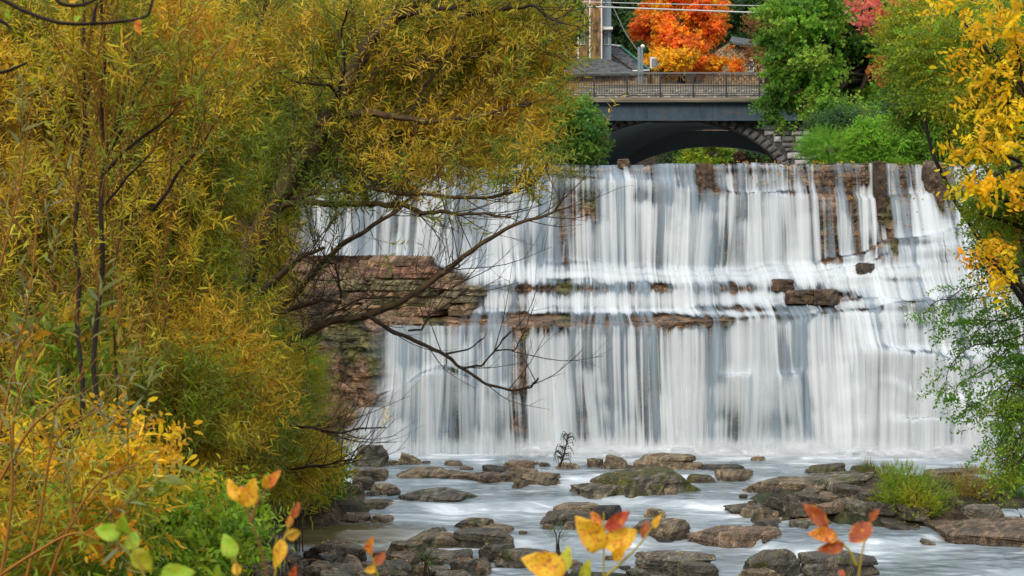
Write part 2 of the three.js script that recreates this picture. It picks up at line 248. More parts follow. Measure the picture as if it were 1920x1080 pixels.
function curtain(parent, label, out, s0, density, color, rough, relief, freq) {
  const nu = 700, nv = 300, xa = -7, xb = 15.4, cols = []; for (let i = 0; i < nu; i++) { const x = lerp(xa, xb, i / (nu - 1)); cols.push([x, curtainPath(x, out, nv)]); }
  const strand = (x, s) => { const w = x + (noise(x * 0.9 + s0, s * 0.3) - 0.5) * 0.35; return noise(w * freq * 0.3 + s0, s * 0.25) * 0.34 + noise(w * freq + s0, s * 0.22 + 9) * 0.3 + noise(w * freq * 2.2, s * 0.2 + s0) * 0.22 + noise(w * freq * 4.7, s * 0.3 + s0) * 0.11 + noise(w * freq * 10, s * 0.5 + s0) * 0.05; };
  const geo = gridGeo(nu, nv, (i, j) => { const [x, w] = cols[i], [y, d, s] = w[j]; const b = (strand(x, s) - 0.5) * relief; return [x, y + b * 0.3, -(d - b), (x - xa) / (xb - xa), j / (nv - 1)]; });
  const W = 2048, H = 512;
  const alpha = dataTex(W, H, (u, v) => {
    const f = u * (nu - 1), i = Math.min(nu - 2, Math.floor(f)), g = v * (nv - 1), j = Math.min(nv - 2, Math.floor(g)), a = cols[i][1][j], b = cols[i + 1][1][j], c = cols[i][1][j + 1];
    const x = lerp(xa, xb, u), y = a[0] + (b[0] - a[0]) * (f - i) + (c[0] - a[0]) * (g - j), s = lerp(a[2], c[2], g - j);
    const k = reach(x, y); if (k <= 0) return 0;
    const rise = (p, q) => { const m = cols[i][1], A = m[clamp(j + p, 0, nv - 1)], B = m[clamp(j + q, 0, nv - 1)]; return clamp((A[0] - B[0]) / (Math.hypot(A[0] - B[0], A[1] - B[1]) + 1e-4)); };
    const here = rise(-2, 2), ahead = rise(3, 9), behind = rise(-10, -3), lip = (1 - here) * ahead, pool = (1 - here) * behind; // thin over a lip, frothy where it lands
    return k * density(waterAmount(x, y) - 0.02 - 0.75 * lip * (0.25 + noise(x * 1.4 + 3, s)) + 0.4 * pool * smooth(0.5, 0.68, noise(x * 1.6 + 7, Math.round(s * 0.8) * 3.7)) + 0.04 * here, strand(x, s), noise(x * 28 + s0 * 3, s * 0.5), x, y);
  }, false, false);
  const m = new THREE.MeshPhysicalMaterial({ color, roughness: rough, transparent: true, alphaMap: alpha, side: THREE.DoubleSide, specularIntensity: 0.5 });
  const o = part(parent, 'curtain', geo, m); o.userData.label = label; return o;
}
{
  const falls = thing('waterfall', 'wide two tier waterfall pouring over brown rock ledges', 'waterfall'); falls.userData.kind = 'structure';
  const soft = (v) => v <= 0 ? 0 : 1 - Math.exp(-1.55 * v);
  curtain(falls, 'thin blue grey film of water on the rock', 0, 3, (a, s, n) => soft(0.13 + a * 0.9 + (s - 0.5) * 2.8), new THREE.Color().setRGB(0.25, 0.32, 0.38), 0.4, 0.14, 5.2);
  curtain(falls, 'white strands of falling water', 0.08, 21, (a, s, n) => soft((a - 0.5) * 1.7 + (s - 0.5) * 4.3 + (n - 0.5) * 0.25 + 0.1), new THREE.Color().setRGB(0.58, 0.64, 0.68), 0.6, 0.22, 3.7);
  curtain(falls, 'fine white threads of falling water', 0.14, 47, (a, s, n) => soft((a - 0.64) * 1.5 + (s - 0.52) * 4.6 + (n - 0.5) * 0.3), new THREE.Color().setRGB(0.62, 0.67, 0.70), 0.6, 0.24, 7.0);
  for (const [off, tall, sd] of [[0.3, 0.55, 3], [0.55, 0.38, 8]]) { // spray hanging over the foot
    const geo = gridGeo(300, 10, (i, j) => { const x = lerp(-4.1, 14.8, i / 299), t = j / 9, p = profileAt(x); return [x, -0.1 + t * tall * (0.6 + 0.8 * noise(x * 0.9, sd)), -(p[p.length - 2][1] - off - 0.12 * Math.sin(t * 3)), x / 19, t]; });
    const al = dataTex(1024, 64, (u, v) => 0.75 * smooth(1, 0.05, v + (fbm(u * 40 + sd, v * 2, sd, 4) - 0.5) * 0.9) * smooth(0, 0.03, u) * smooth(1, 0.97, u), false, false);
    part(falls, 'spray', geo, new THREE.MeshPhysicalMaterial({ color: new THREE.Color().setRGB(0.66, 0.70, 0.73), roughness: 0.9, transparent: true, alphaMap: al, side: THREE.DoubleSide, specularIntensity: 0 }));
  }
  // foam along the foot
  const nu = 520, nv = 26, foot = (x) => { const p = profileAt(x); return p[p.length - 2][1]; };
  const geo = gridGeo(nu, nv, (i, j) => {
    const x = lerp(-4.3, 14.8, i / (nu - 1)), t = j / (nv - 1), h = (0.1 + 0.3 * fbm(x * 1.3, 4, 0, 3)) * Math.sin(Math.PI * Math.pow(t, 0.5)) * (0.85 + 0.3 * noise(x * 3, t * 2)), d = foot(x) + 0.1 - t * (0.75 + 0.5 * noise(x * 1.2, 9));
    return [x, h - 0.03, -d, x / 19, t];
  });
  const al = dataTex(1024, 64, (u, v) => clamp(1.15 - v * 1.3 + (fbm(u * 90, v * 5, 1, 4) - 0.5) * 1.5) * smooth(-0.05, 0.3, v) * smooth(0, 0.02, u) * smooth(1, 0.985, u), false, false);
  part(falls, 'foam', geo, new THREE.MeshPhysicalMaterial({ color: new THREE.Color().setRGB(0.66, 0.70, 0.73), roughness: 0.8, transparent: true, alphaMap: al, side: THREE.DoubleSide }));
}
// upper river, and the lower river with its small steps
const pebble = mat({ color: new THREE.Color().setRGB(0.12, 0.14, 0.13), roughness: 0.12, bumpMap: grainTex, bumpScale: 0.02 });
structure('upper_river', 'shallow grey river above the falls running under the bridge', 'river', gridGeo(80, 60, (i, j) => { const x = -12 + i * 0.5, d = 44.55 + j * 1.3; return [x, 8.0 + (noise(x * 3, d * 2) - 0.5) * 0.03, -d, x / 2, d / 2]; }), pebble);
const stepsAt = (x) => [[36.0 + 1.2 * (noise(x * 0.7, 1) - 0.5), 0.10], [33.4 + 2.4 * (noise(x * 0.45, 2) - 0.5), 0.14], [30.6 + 1.8 * (noise(x * 0.5, 3) - 0.5), 0.14], [28.0 + 1.4 * (noise(x * 0.6, 4) - 0.5), 0.12]];
const level = (x, d) => { let y = 0; for (const [s, h] of stepsAt(x)) y -= h * smooth(s + 0.18, s - 0.18, d); return y; };
{
  const xa = -10, xb = 17, da = 17, db = 40.6, nu = 620, nv = 520;
  const geo = gridGeo(nu, nv, (i, j) => { const x = lerp(xa, xb, i / (nu - 1)), d = lerp(da, db, j / (nv - 1)); const rip = (fbm(x * 1.5, d * 5, 1, 4) - 0.5) * 0.06 + (noise(x * 5, d * 12) - 0.5) * 0.012; return [x, level(x, d) + rip, -d, (x - xa) / (xb - xa), (d - da) / (db - da)]; });
  const map = dataTex(2048, 2048, (u, v) => {
    const x = lerp(xa, xb, u), d = lerp(da, db, v); let f = 0;
    for (const [s] of stepsAt(x)) { const t = s - d; f = Math.max(f, smooth(-0.35, 0.1, t) * smooth(1.9, 0.2, t) * (0.25 + 1.1 * noise(x * 0.8, s * 0.3 + 3) - 0.2)); }
    f = Math.max(f, smooth(37.9, 39.4, d + (noise(x * 1.2, d) - 0.5) * 1.6) * 0.95);
    const wx = x + (noise(x * 0.6, d * 0.5) - 0.5) * 1.6, st = fbm(wx * 1.1, d * 5 + noise(x * 0.8, d) * 2, 2, 5), fine = fbm(x * 5, d * 22, 7, 3);
    f = clamp(f * (0.1 + 1.3 * st) + smooth(0.52, 0.78, st) * 0.42 + (fine - 0.5) * 0.2);
    const calm = smooth(0, 1, 1.25 - Math.hypot((x + 4.0) / 2.3, (d - 31.2) / 1.2));
    f *= 1 - calm * 0.95;
    const base = [lerp(0.46, 0.28, calm), lerp(0.51, 0.25, calm), lerp(0.535, 0.15, calm)], t2 = (noise(x * 0.5 + 9, d * 1.6) - 0.5) * 0.12 + (fine - 0.5) * 0.1;
    return [lerp(base[0] + t2, 0.84, f), lerp(base[1] + t2, 0.87, f), lerp(base[2] + t2, 0.89, f)];
  }, true, false);
  structure('river', 'milky grey blue lower river flowing between the rocks', 'river', geo, new THREE.MeshPhysicalMaterial({ map, roughness: 0.13, bumpMap: grainTex, bumpScale: 0.01 }));
}

// ---------------------------------------------------------------- rocks
function rockGeo(w, h, dp, s, { detail = 16, flat = 0.5, moss = 0, tint = [0.2, 0.16, 0.11], sharp = 70, wedge = 0 } = {}) {
  const keep = seed; seed = s * 7919 + 13; const planes = [];
  const add = (az, el, q) => planes.push([Math.cos(az) * Math.cos(el), Math.sin(el), Math.sin(az) * Math.cos(el), q]);
  add(rr(0, 6.28), Math.PI / 2 - rr(0, 0.16), rr(0.5, 0.66)); if (wedge) planes[0] = [Math.sin(wedge), Math.cos(wedge), 0.1, 0.55];
  add(0, -Math.PI / 2, 0.9); const n = 5 + ((rnd() * 3) | 0), a0 = rr(0, 6.28);
  for (let i = 0; i < n; i++) add(a0 + (i + rr(-0.3, 0.3)) / n * 6.283, rr(-0.1, 0.35) * (1 - flat * 0.6), rr(0.7, 1.0));
  for (let i = 0; i < 3; i++) add(rr(0, 6.28), rr(0.4, 1.0), rr(0.72, 0.9));
  let g = new THREE.IcosahedronGeometry(1, detail); g.deleteAttribute('normal'); g.deleteAttribute('uv'); g = mergeVertices(g, 1e-4);
  const p = g.attributes.position, uv = [], col = [], oy = s * 3.7;
  for (let i = 0; i < p.count; i++) {
    let x = p.getX(i), y = p.getY(i), z = p.getZ(i), q = 0; for (const [a, b, c, k] of planes) { const t = (a * x + b * y + c * z) / k; if (t > 0) q += Math.pow(t, sharp); }
    const r = Math.pow(q, -1 / sharp); x *= r; y *= r; z *= r;
    const L = Math.floor((y * h * 0.5 + x * 0.05) * 11 + oy), st = (noise(L * 5.3, x * 1.2 + oy) - 0.5) * 0.24 * (1 - Math.abs(y)), f = (fbm(x * 2.2 + oy, y * 2.2, z * 2.2, 5) - 0.5) * 0.08 - Math.max(0, 0.07 - Math.abs(fbm(x * 1.7 + oy, y * 3, z * 1.7 + 4, 3) - 0.5)) * 0.5;
    x *= 1 + st + f; z *= 1 + st + f; y *= 1 + f * 0.9; p.setXYZ(i, x, y, z);
  }
  g.computeBoundingBox(); { const c = g.boundingBox.getCenter(V(0, 0, 0)), e = g.boundingBox.getSize(V(0, 0, 0)); g.translate(-c.x, -c.y, -c.z); g.scale(w / e.x, h / e.y, dp / e.z); }
  g.computeVertexNormals(); const nr = g.attributes.normal;
  for (let i = 0; i < p.count; i++) {
    const x = p.getX(i), y = p.getY(i), z = p.getZ(i); uv.push((x + z * 0.6) / 0.9 + s * 0.37, (y + z * 0.6) / 0.9 + s * 0.21);
    const m = fbm(x * 3 + s, y * 4, z * 3, 4), b = 0.6 + 0.75 * m + (noise(Math.floor(y * 16 + s) * 3.1, 1) - 0.5) * 0.25, mo = moss ? smooth(0.74 - moss * 0.2, 0.82 - moss * 0.2, fbm(x * 2.6 + s * 2, z * 2.6, y * 2, 4) + nr.getY(i) * 0.08) : 0, k = smooth(0.5, 0.62, fbm(x * 5, y * 5 + s, z * 5, 3)) * 0.3;
    col.push(lerp(tint[0] * b, 0.12, mo) * (1 - k * 0.5), lerp(tint[1] * b, 0.125, mo) * (1 - k * 0.4), lerp(tint[2] * b, 0.02, mo) * (1 - k * 0.25));
  }
  g.setAttribute('uv', new THREE.Float32BufferAttribute(uv, 2)); g.setAttribute('color', new THREE.Float32BufferAttribute(col, 3)); seed = keep; return g;
}
const TAN = [0.42, 0.33, 0.21], BROWN = [0.32, 0.25, 0.16], GREY = [0.29, 0.26, 0.20], DARK = [0.16, 0.14, 0.105], RUST = [0.34, 0.24, 0.16];
const rocks = [];
let rockSeed = 3;
function rock(x0, x1, y0, y1, label, o = {}) {        // left, right, top, waterline as seen from the eye
  const lev = -0.25 + 0.25 * smooth(1000, 880, y1), d0 = FOCAL * (EYE - lev) / (y1 - HOR), m = d0 / FOCAL, w = (x1 - x0) * m * 1.06, dp = Math.min(w * 0.8, o.dp ?? Math.max(0.5, w * 0.62));
  let h = (y1 - y0) * m - dp * 0.5 * (EYE / d0); h = Math.max(h * 0.9, 0.09); const sunk = 0.35, H = h / (1 - sunk * 0.5) + 0.12;
  const r = solo('rock', label, 'rock', rockGeo(w, H, dp, rockSeed++, o), rockMat, o.group); r.position.set(((x0 + x1) / 2 - 960) * m, lev + h - H / 2, -(d0 + dp * 0.42)); r.rotation.y = o.turn ?? rr(-0.15, 0.15); r.rotation.z = o.tilt ?? 0;
  rocks.push(r); return r;
}
rock(655, 727, 826, 876, 'angular grey brown boulder at the foot of the bare cliff', { tint: GREY, flat: 0 });
rock(742, 793, 846, 872, 'small pointed tan boulder standing in the pool beside the cliff boulder', { tint: TAN, flat: 0, wedge: 0.4 });
rock(722, 750, 862, 873, 'low tan stone touching the small pointed boulder', { tint: TAN });
rock(830, 868, 864, 874, 'lone flat brown stone just breaking the pool surface', { tint: BROWN });
rock(736, 856, 876, 899, 'long block shaped tan slab below the pointed boulder', { tint: TAN, sharp: 90 });
rock(800, 900, 886, 898, 'low leaf strewn shelf right of the tan slab', { tint: RUST });
rock(868, 962, 886, 899, 'flat rusty shelf in front of the pool rim', { tint: RUST });
rock(900, 960, 872, 887, 'thin dark slab on the pool rim', { tint: DARK });
rock(952, 1010, 876, 890, 'thin brown slab beside the dead sapling', { tint: BROWN });
rock(977, 1053, 884, 906, 'dark brown block sitting in front of the dead sapling', { tint: BROWN, sharp: 90 });
rock(1040, 1090, 866, 878, 'flat tan stone under the dead sapling', { tint: TAN });
rock(1100, 1133, 858, 876, 'small brown wedge rock beside the triangular boulder', { tint: BROWN, flat: 0 });
rock(1126, 1184, 848, 880, 'triangular tan boulder on the pool rim', { tint: TAN, flat: 0, wedge: 0.45 });
rock(1190, 1306, 849, 881, 'long rounded tan boulder on the pool rim', { tint: TAN, sharp: 40 });
rock(1270, 1318, 866, 880, 'flat end stone of the long rounded boulder', { tint: TAN });
rock(1196, 1245, 868, 882, 'dark flat stone under the long rounded boulder', { tint: DARK });
rock(1318, 1403, 869, 882, 'thin dark slab right of the long rounded boulder', { tint: DARK });
rock(1346, 1416, 879, 896, 'mottled flat rock in the current below the thin dark slab', { tint: BROWN, moss: 0.6 });
rock(1410, 1436, 858, 865, 'tiny tan stone alone in the far pool', { tint: TAN });
rock(1095, 1312, 876, 929, 'big mossy green boulder in midstream', { tint: GREY, moss: 1.45, flat: 0.1, wedge: -0.14 });
rock(1066, 1188, 904, 930, 'grey slab leaning on the left of the mossy boulder', { tint: GREY, moss: 0.7, sharp: 90 });
rock(1206, 1252, 906, 928, 'small mossy lump before the mossy boulder', { tint: BROWN, moss: 1.3, flat: 0 });
rock(1238, 1272, 914, 926, 'small tan stone before the mossy boulder', { tint: TAN });
rock(1290, 1344, 892, 900, 'flat mossy stone beyond the mossy boulder', { tint: BROWN, moss: 0.9 });
rock(1514, 1592, 865, 891, 'dark mossy peaked rock behind the gravel island', { tint: DARK, moss: 0.9, flat: 0, wedge: -0.3 });
rock(1597, 1658, 871, 889, 'dark rounded rock behind the yellow green bush', { tint: DARK, moss: 0.5 });
rock(1392, 1560, 892, 930, 'long sloping brown slab at the tip of the gravel island', { tint: BROWN, moss: 0.6, tilt: 0.06 });
rock(1500, 1660, 888, 916, 'broad layered slab on the gravel island', { tint: GREY, moss: 0.7, tilt: 0.05 });
rock(1544, 1624, 908, 930, 'dark layered slab beside the yellow green bush', { tint: DARK });
rock(1366, 1500, 942, 962, 'dark overhanging slab at the near edge of the gravel island', { tint: DARK, moss: 0.5, sharp: 90 });
rock(1390, 1470, 952, 968, 'low brown slab under the dark overhanging slab', { tint: BROWN });
rock(1740, 1828, 876, 903, 'brown slab behind the reddish bush', { tint: BROWN });
rock(1800, 1866, 876, 888, 'thin flat slab under the right hand branches', { tint: BROWN });
rock(1806, 1894, 944, 980, 'grey flat topped slab right of the bushes', { tint: GREY, sharp: 90 });
rock(1764, 1990, 978, 1012, 'wide wet brown shelf at the right edge of the river', { tint: RUST, sharp: 40, dp: 2.4 });
rock(732, 898, 917, 947, 'long low mottled boulder in the left channel', { tint: GREY, moss: 0.5, sharp: 90 });
rock(660, 742, 936, 950, 'low brown rubble stone left of the mottled boulder', { tint: BROWN });
rock(1026, 1146, 942, 966, 'yellowish block slab in midstream', { tint: TAN, moss: 0.7, sharp: 90 });
rock(1016, 1118, 955, 987, 'dark block in front of the yellowish slab', { tint: DARK, sharp: 90, tilt: 0.05 });
rock(1108, 1168, 943, 975, 'black rock at the right end of the yellowish slab', { tint: [0.06, 0.06, 0.055], flat: 0 });
rock(850, 930, 972, 992, 'rounded brown stone on top of the layered stack', { tint: BROWN, moss: 0.5 });
rock(896, 972, 984, 1000, 'right hand slab of the layered stack in midstream', { tint: TAN, moss: 0.5, sharp: 90 });
rock(852, 962, 990, 1016, 'lowest slab of the layered stack in midstream', { tint: DARK, moss: 0.4, sharp: 90 });
rock(758, 884, 1003, 1016, 'long thin ledge left of the layered stack', { tint: BROWN, sharp: 90 });
rock(1208, 1248, 951, 968, 'small tan stone alone right of the black rock', { tint: TAN });
rock(1178, 1298, 972, 1004, 'brown shelf above a small spill of water', { tint: BROWN, sharp: 90 });
rock(1298, 1478, 984, 1014, 'rusty leaf covered shelf with water spilling round it', { tint: RUST, sharp: 40 });
rock(1400, 1510, 1024, 1071, 'dark mossy wedge rock near the bottom of the view', { tint: DARK, moss: 0.9, flat: 0, wedge: -0.38 });
rock(1512, 1656, 1036, 1070, 'broad dark rock right of the dark mossy wedge', { tint: DARK, moss: 0.4 });
rock(1508, 1560, 1054, 1084, 'grey green lump between the two dark rocks', { tint: GREY, moss: 0.7, flat: 0 });
rock(1384, 1470, 1064, 1084, 'tan slab below the dark mossy wedge', { tint: TAN, moss: 0.4 });
rock(1190, 1342, 1032, 1068, 'brown grey split boulder near the orange leaf spray', { tint: GREY });
rock(1256, 1356, 1052, 1090, 'dark mossy boulder before the split boulder', { tint: DARK, moss: 0.8, flat: 0 });
rock(842, 896, 1046, 1071, 'round dark stone in the near current', { tint: DARK, moss: 0.4, sharp: 40 });
rock(898, 966, 1018, 1042, 'dark slab on the right bank of the near current', { tint: DARK, sharp: 90 });
rock(930, 1030, 1026, 1054, 'grey mossy boulder right of the dark slab', { tint: GREY, moss: 0.7, tilt: -0.08 });
rock(564, 690, 1012, 1052, 'big dark layered slab on the near left shore', { tint: DARK, sharp: 90, tilt: -0.05 });
rock(452, 528, 1000, 1036, 'pale streaked slab left of the big dark slab', { tint: GREY, sharp: 90 });
rock(470, 570, 1026, 1062, 'dark flat slab below the pale streaked slab', { tint: DARK, sharp: 90 });
rock(720, 800, 1012, 1042, 'brown block between the dark slab and the current', { tint: BROWN, moss: 0.4 });
rock(716, 784, 1036, 1056, 'rusty flat stone below the brown block', { tint: RUST });
rock(594, 632, 1036, 1056, 'small pale stone on the near left shore', { tint: [0.3, 0.28, 0.25] });
rock(560, 700, 1058, 1086, 'dark slab at the very bottom of the near left shore', { tint: DARK });
rock(700, 770, 1066, 1090, 'mossy stone at the bottom beside the near current', { tint: DARK, moss: 0.6 });
rock(500, 590, 938, 978, 'dark rock under the willow thicket', { tint: DARK, moss: 0.4 });
rock(556, 618, 932, 968, 'grey stone at the edge of the calm brown pool', { tint: GREY });
rock(655, 703, 892, 916, 'dark square stone on the left shore', { tint: DARK, sharp: 90 });
rock(692, 750, 906, 926, 'tan stone right of the dark square stone', { tint: TAN });
rock(660, 724, 876, 902, 'brown slab under the cliff boulder', { tint: BROWN });
rock(636, 700, 962, 978, 'leaf strewn flat shelf beside the calm brown pool', { tint: RUST });
rock(690, 740, 964, 978, 'rusty stone with yellow leaves beside the calm pool', { tint: RUST });
// rubble, a few shapes used over and over, counted from the left in each heap
const ORD = 'first second third fourth fifth sixth seventh eighth ninth tenth eleventh twelfth thirteenth fourteenth fifteenth sixteenth seventeenth eighteenth nineteenth twentieth'.split(' ');
const nth = (n) => n < 20 ? ORD[n] : n === 29 ? 'thirtieth' : n === 39 ? 'fortieth' : `${n < 29 ? 'twenty' : n < 39 ? 'thirty' : 'forty'}-${ORD[(n - 20) % 10]}`;
const rubbleGeos = [BROWN, TAN, GREY, DARK, DARK, BROWN, GREY, RUST].map((t, i) => rockGeo(1, 0.42, 0.75, 300 + i, { detail: 8, tint: t, moss: i % 3 ? 0 : 0.5, sharp: 40, flat: 0.3 }));
function rubble(n, kind, group, where) {
  const spots = []; for (let i = 0; i < n; i++) spots.push(where(i)); spots.sort((a, b) => a[0] - b[0]);
  spots.forEach(([px, py, wpx], i) => {
    const d = FOCAL * (EYE + 0.15) / (py - HOR), s = wpx / FOCAL * d, r = solo('stone', `${kind}, ${nth(i)} from the left`, 'stone', rubbleGeos[(rnd() * 8) | 0], rockMat, group);
    r.position.set((px - 960) / FOCAL * d, Math.max(ground((px - 960) / FOCAL * d, d), level((px - 960) / FOCAL * d, d) - s * 0.08) + s * rr(0.02, 0.12), -d); r.scale.set(s, s * rr(0.6, 1.3), s * rr(0.7, 1.2)); r.rotation.set(rr(-0.15, 0.15), rr(0, 6.28), rr(-0.15, 0.15));
  });
}
rubble(49, 'loose stone of the gravel island around the bushes', 'rubble of the gravel island', () => { const t = rnd(); return [lerp(1440, 1880, t) + rr(-30, 30), lerp(925, 975, rnd()) + 14 * Math.sin(t * 3) + rr(-12, 18), rr(26, 74)]; });
rubble(46, 'loose stone on the near left shore', 'rubble of the near left shore', () => [rr(440, 900), rr(1018, 1078), rr(34, 90)]);
rubble(16, 'loose stone near the orange leaf spray', 'rubble by the orange leaf spray', () => [rr(1040, 1230), rr(990, 1078), rr(22, 60)]);
rubble(20, 'loose stone along the far left shore', 'rubble of the far left shore', () => { const t = rnd(); return [lerp(520, 720, t) + rr(-10, 30), lerp(975, 905, t) + rr(-12, 12), rr(16, 44)]; });
rubble(14, 'loose stone on the rim of the far pool', 'rubble of the far pool rim', () => [rr(760, 1340), rr(876, 892), rr(14, 34)]);
rubble(40, 'small broken stone lying in midstream', 'broken stones in midstream', () => { const [a, b] = pick([[740, 935], [900, 995], [1060, 975], [1150, 920], [1240, 990], [1370, 1000], [1420, 950], [980, 900], [1300, 1050], [1460, 1060]]); return [a + gauss() * 70, b + gauss() * 14, rr(24, 56)]; });
// bare slabs stacked on the left of the middle ledges
function ledge(x0, x1, y0, y1, d, dp, label, tint, s, moss = 0) {
  const m = d / FOCAL, w = (x1 - x0) * m, h = (y1 - y0) * m * 1.12, r = solo('ledge_rock', label, 'rock', rockGeo(w * 1.08, h * 1.1, dp, s, { tint, sharp: 90, flat: 1, moss, detail: 18 }), rockMat, 'bare ledges beside the falls');
  const c = at((x0 + x1) / 2, (y0 + y1) / 2, d); r.position.set(c.x, c.y, -(d + dp * 0.4));
}
[[484, 696, 806], [495, 672, 810], [506, 640, 818], [517, 628, 858], [529, 600, 870], [540, 560, 908], [552, 548, 896], [564, 540, 892], [577, 540, 884], [590, 540, 800]].forEach(([y, a, b], row) => {
  let x = a, k = 0; while (x < b - 12) { const w = Math.min(b - x, rr(60, 130)), rust = row < 3 ? 1.25 : 1; ledge(x - 3, x + w + 3, y - rr(1, 4), y + 14, 41.75 - row * 0.09 + rr(-0.12, 0.1), 1.2, `thin slab in the ${nth(row)} course of the bare ledges, ${nth(k)} from the left`, [0.42 * rust * rr(0.8, 1.1), 0.30 * rr(0.85, 1.1), 0.175 * rr(0.85, 1.1)], 420 + row * 7 + k, row > 5 ? 0.5 : 0.1); x += w; k++; }
});
ledge(470, 650, 560, 700, 40.6, 1.6, 'bare brown cliff block behind the lowest willow limb', [0.17, 0.11, 0.07], 408, 0.3);
// wet rocks in the white water
ledge(1474, 1530, 546, 568, 41.0, 0.8, 'left half of the bare brown rock in the middle cascade', [0.2, 0.13, 0.075], 409);
ledge(1526, 1578, 546, 570, 40.95, 0.8, 'right half of the bare brown rock in the middle cascade', [0.2, 0.135, 0.08], 410, 0.3);
ledge(1606, 1650, 496, 522, 42.1, 0.7, 'dark square rock standing in the white upper foam', [0.13, 0.1, 0.07], 411);
ledge(1446, 1490, 526, 544, 41.7, 0.6, 'small brown rock above the middle cascade', [0.22, 0.14, 0.08], 412);
ledge(1728, 1776, 310, 400, 43.75, 0.8, 'bare brown layered rock pillar at the right end of the crest', [0.2, 0.135, 0.085], 413);
ledge(1306, 1342, 312, 372, 43.7, 0.5, 'brown rock rib splitting the upper fall', [0.2, 0.125, 0.075], 414, 0.3);
ledge(1640, 1664, 312, 410, 43.75, 0.5, 'narrow dark rock rib between two thin streams', [0.15, 0.1, 0.06], 415, 0.4);
ledge(1158, 1182, 299, 314, 44.0, 0.4, 'small brown stone perched on the crest', [0.25, 0.15, 0.08], 416);

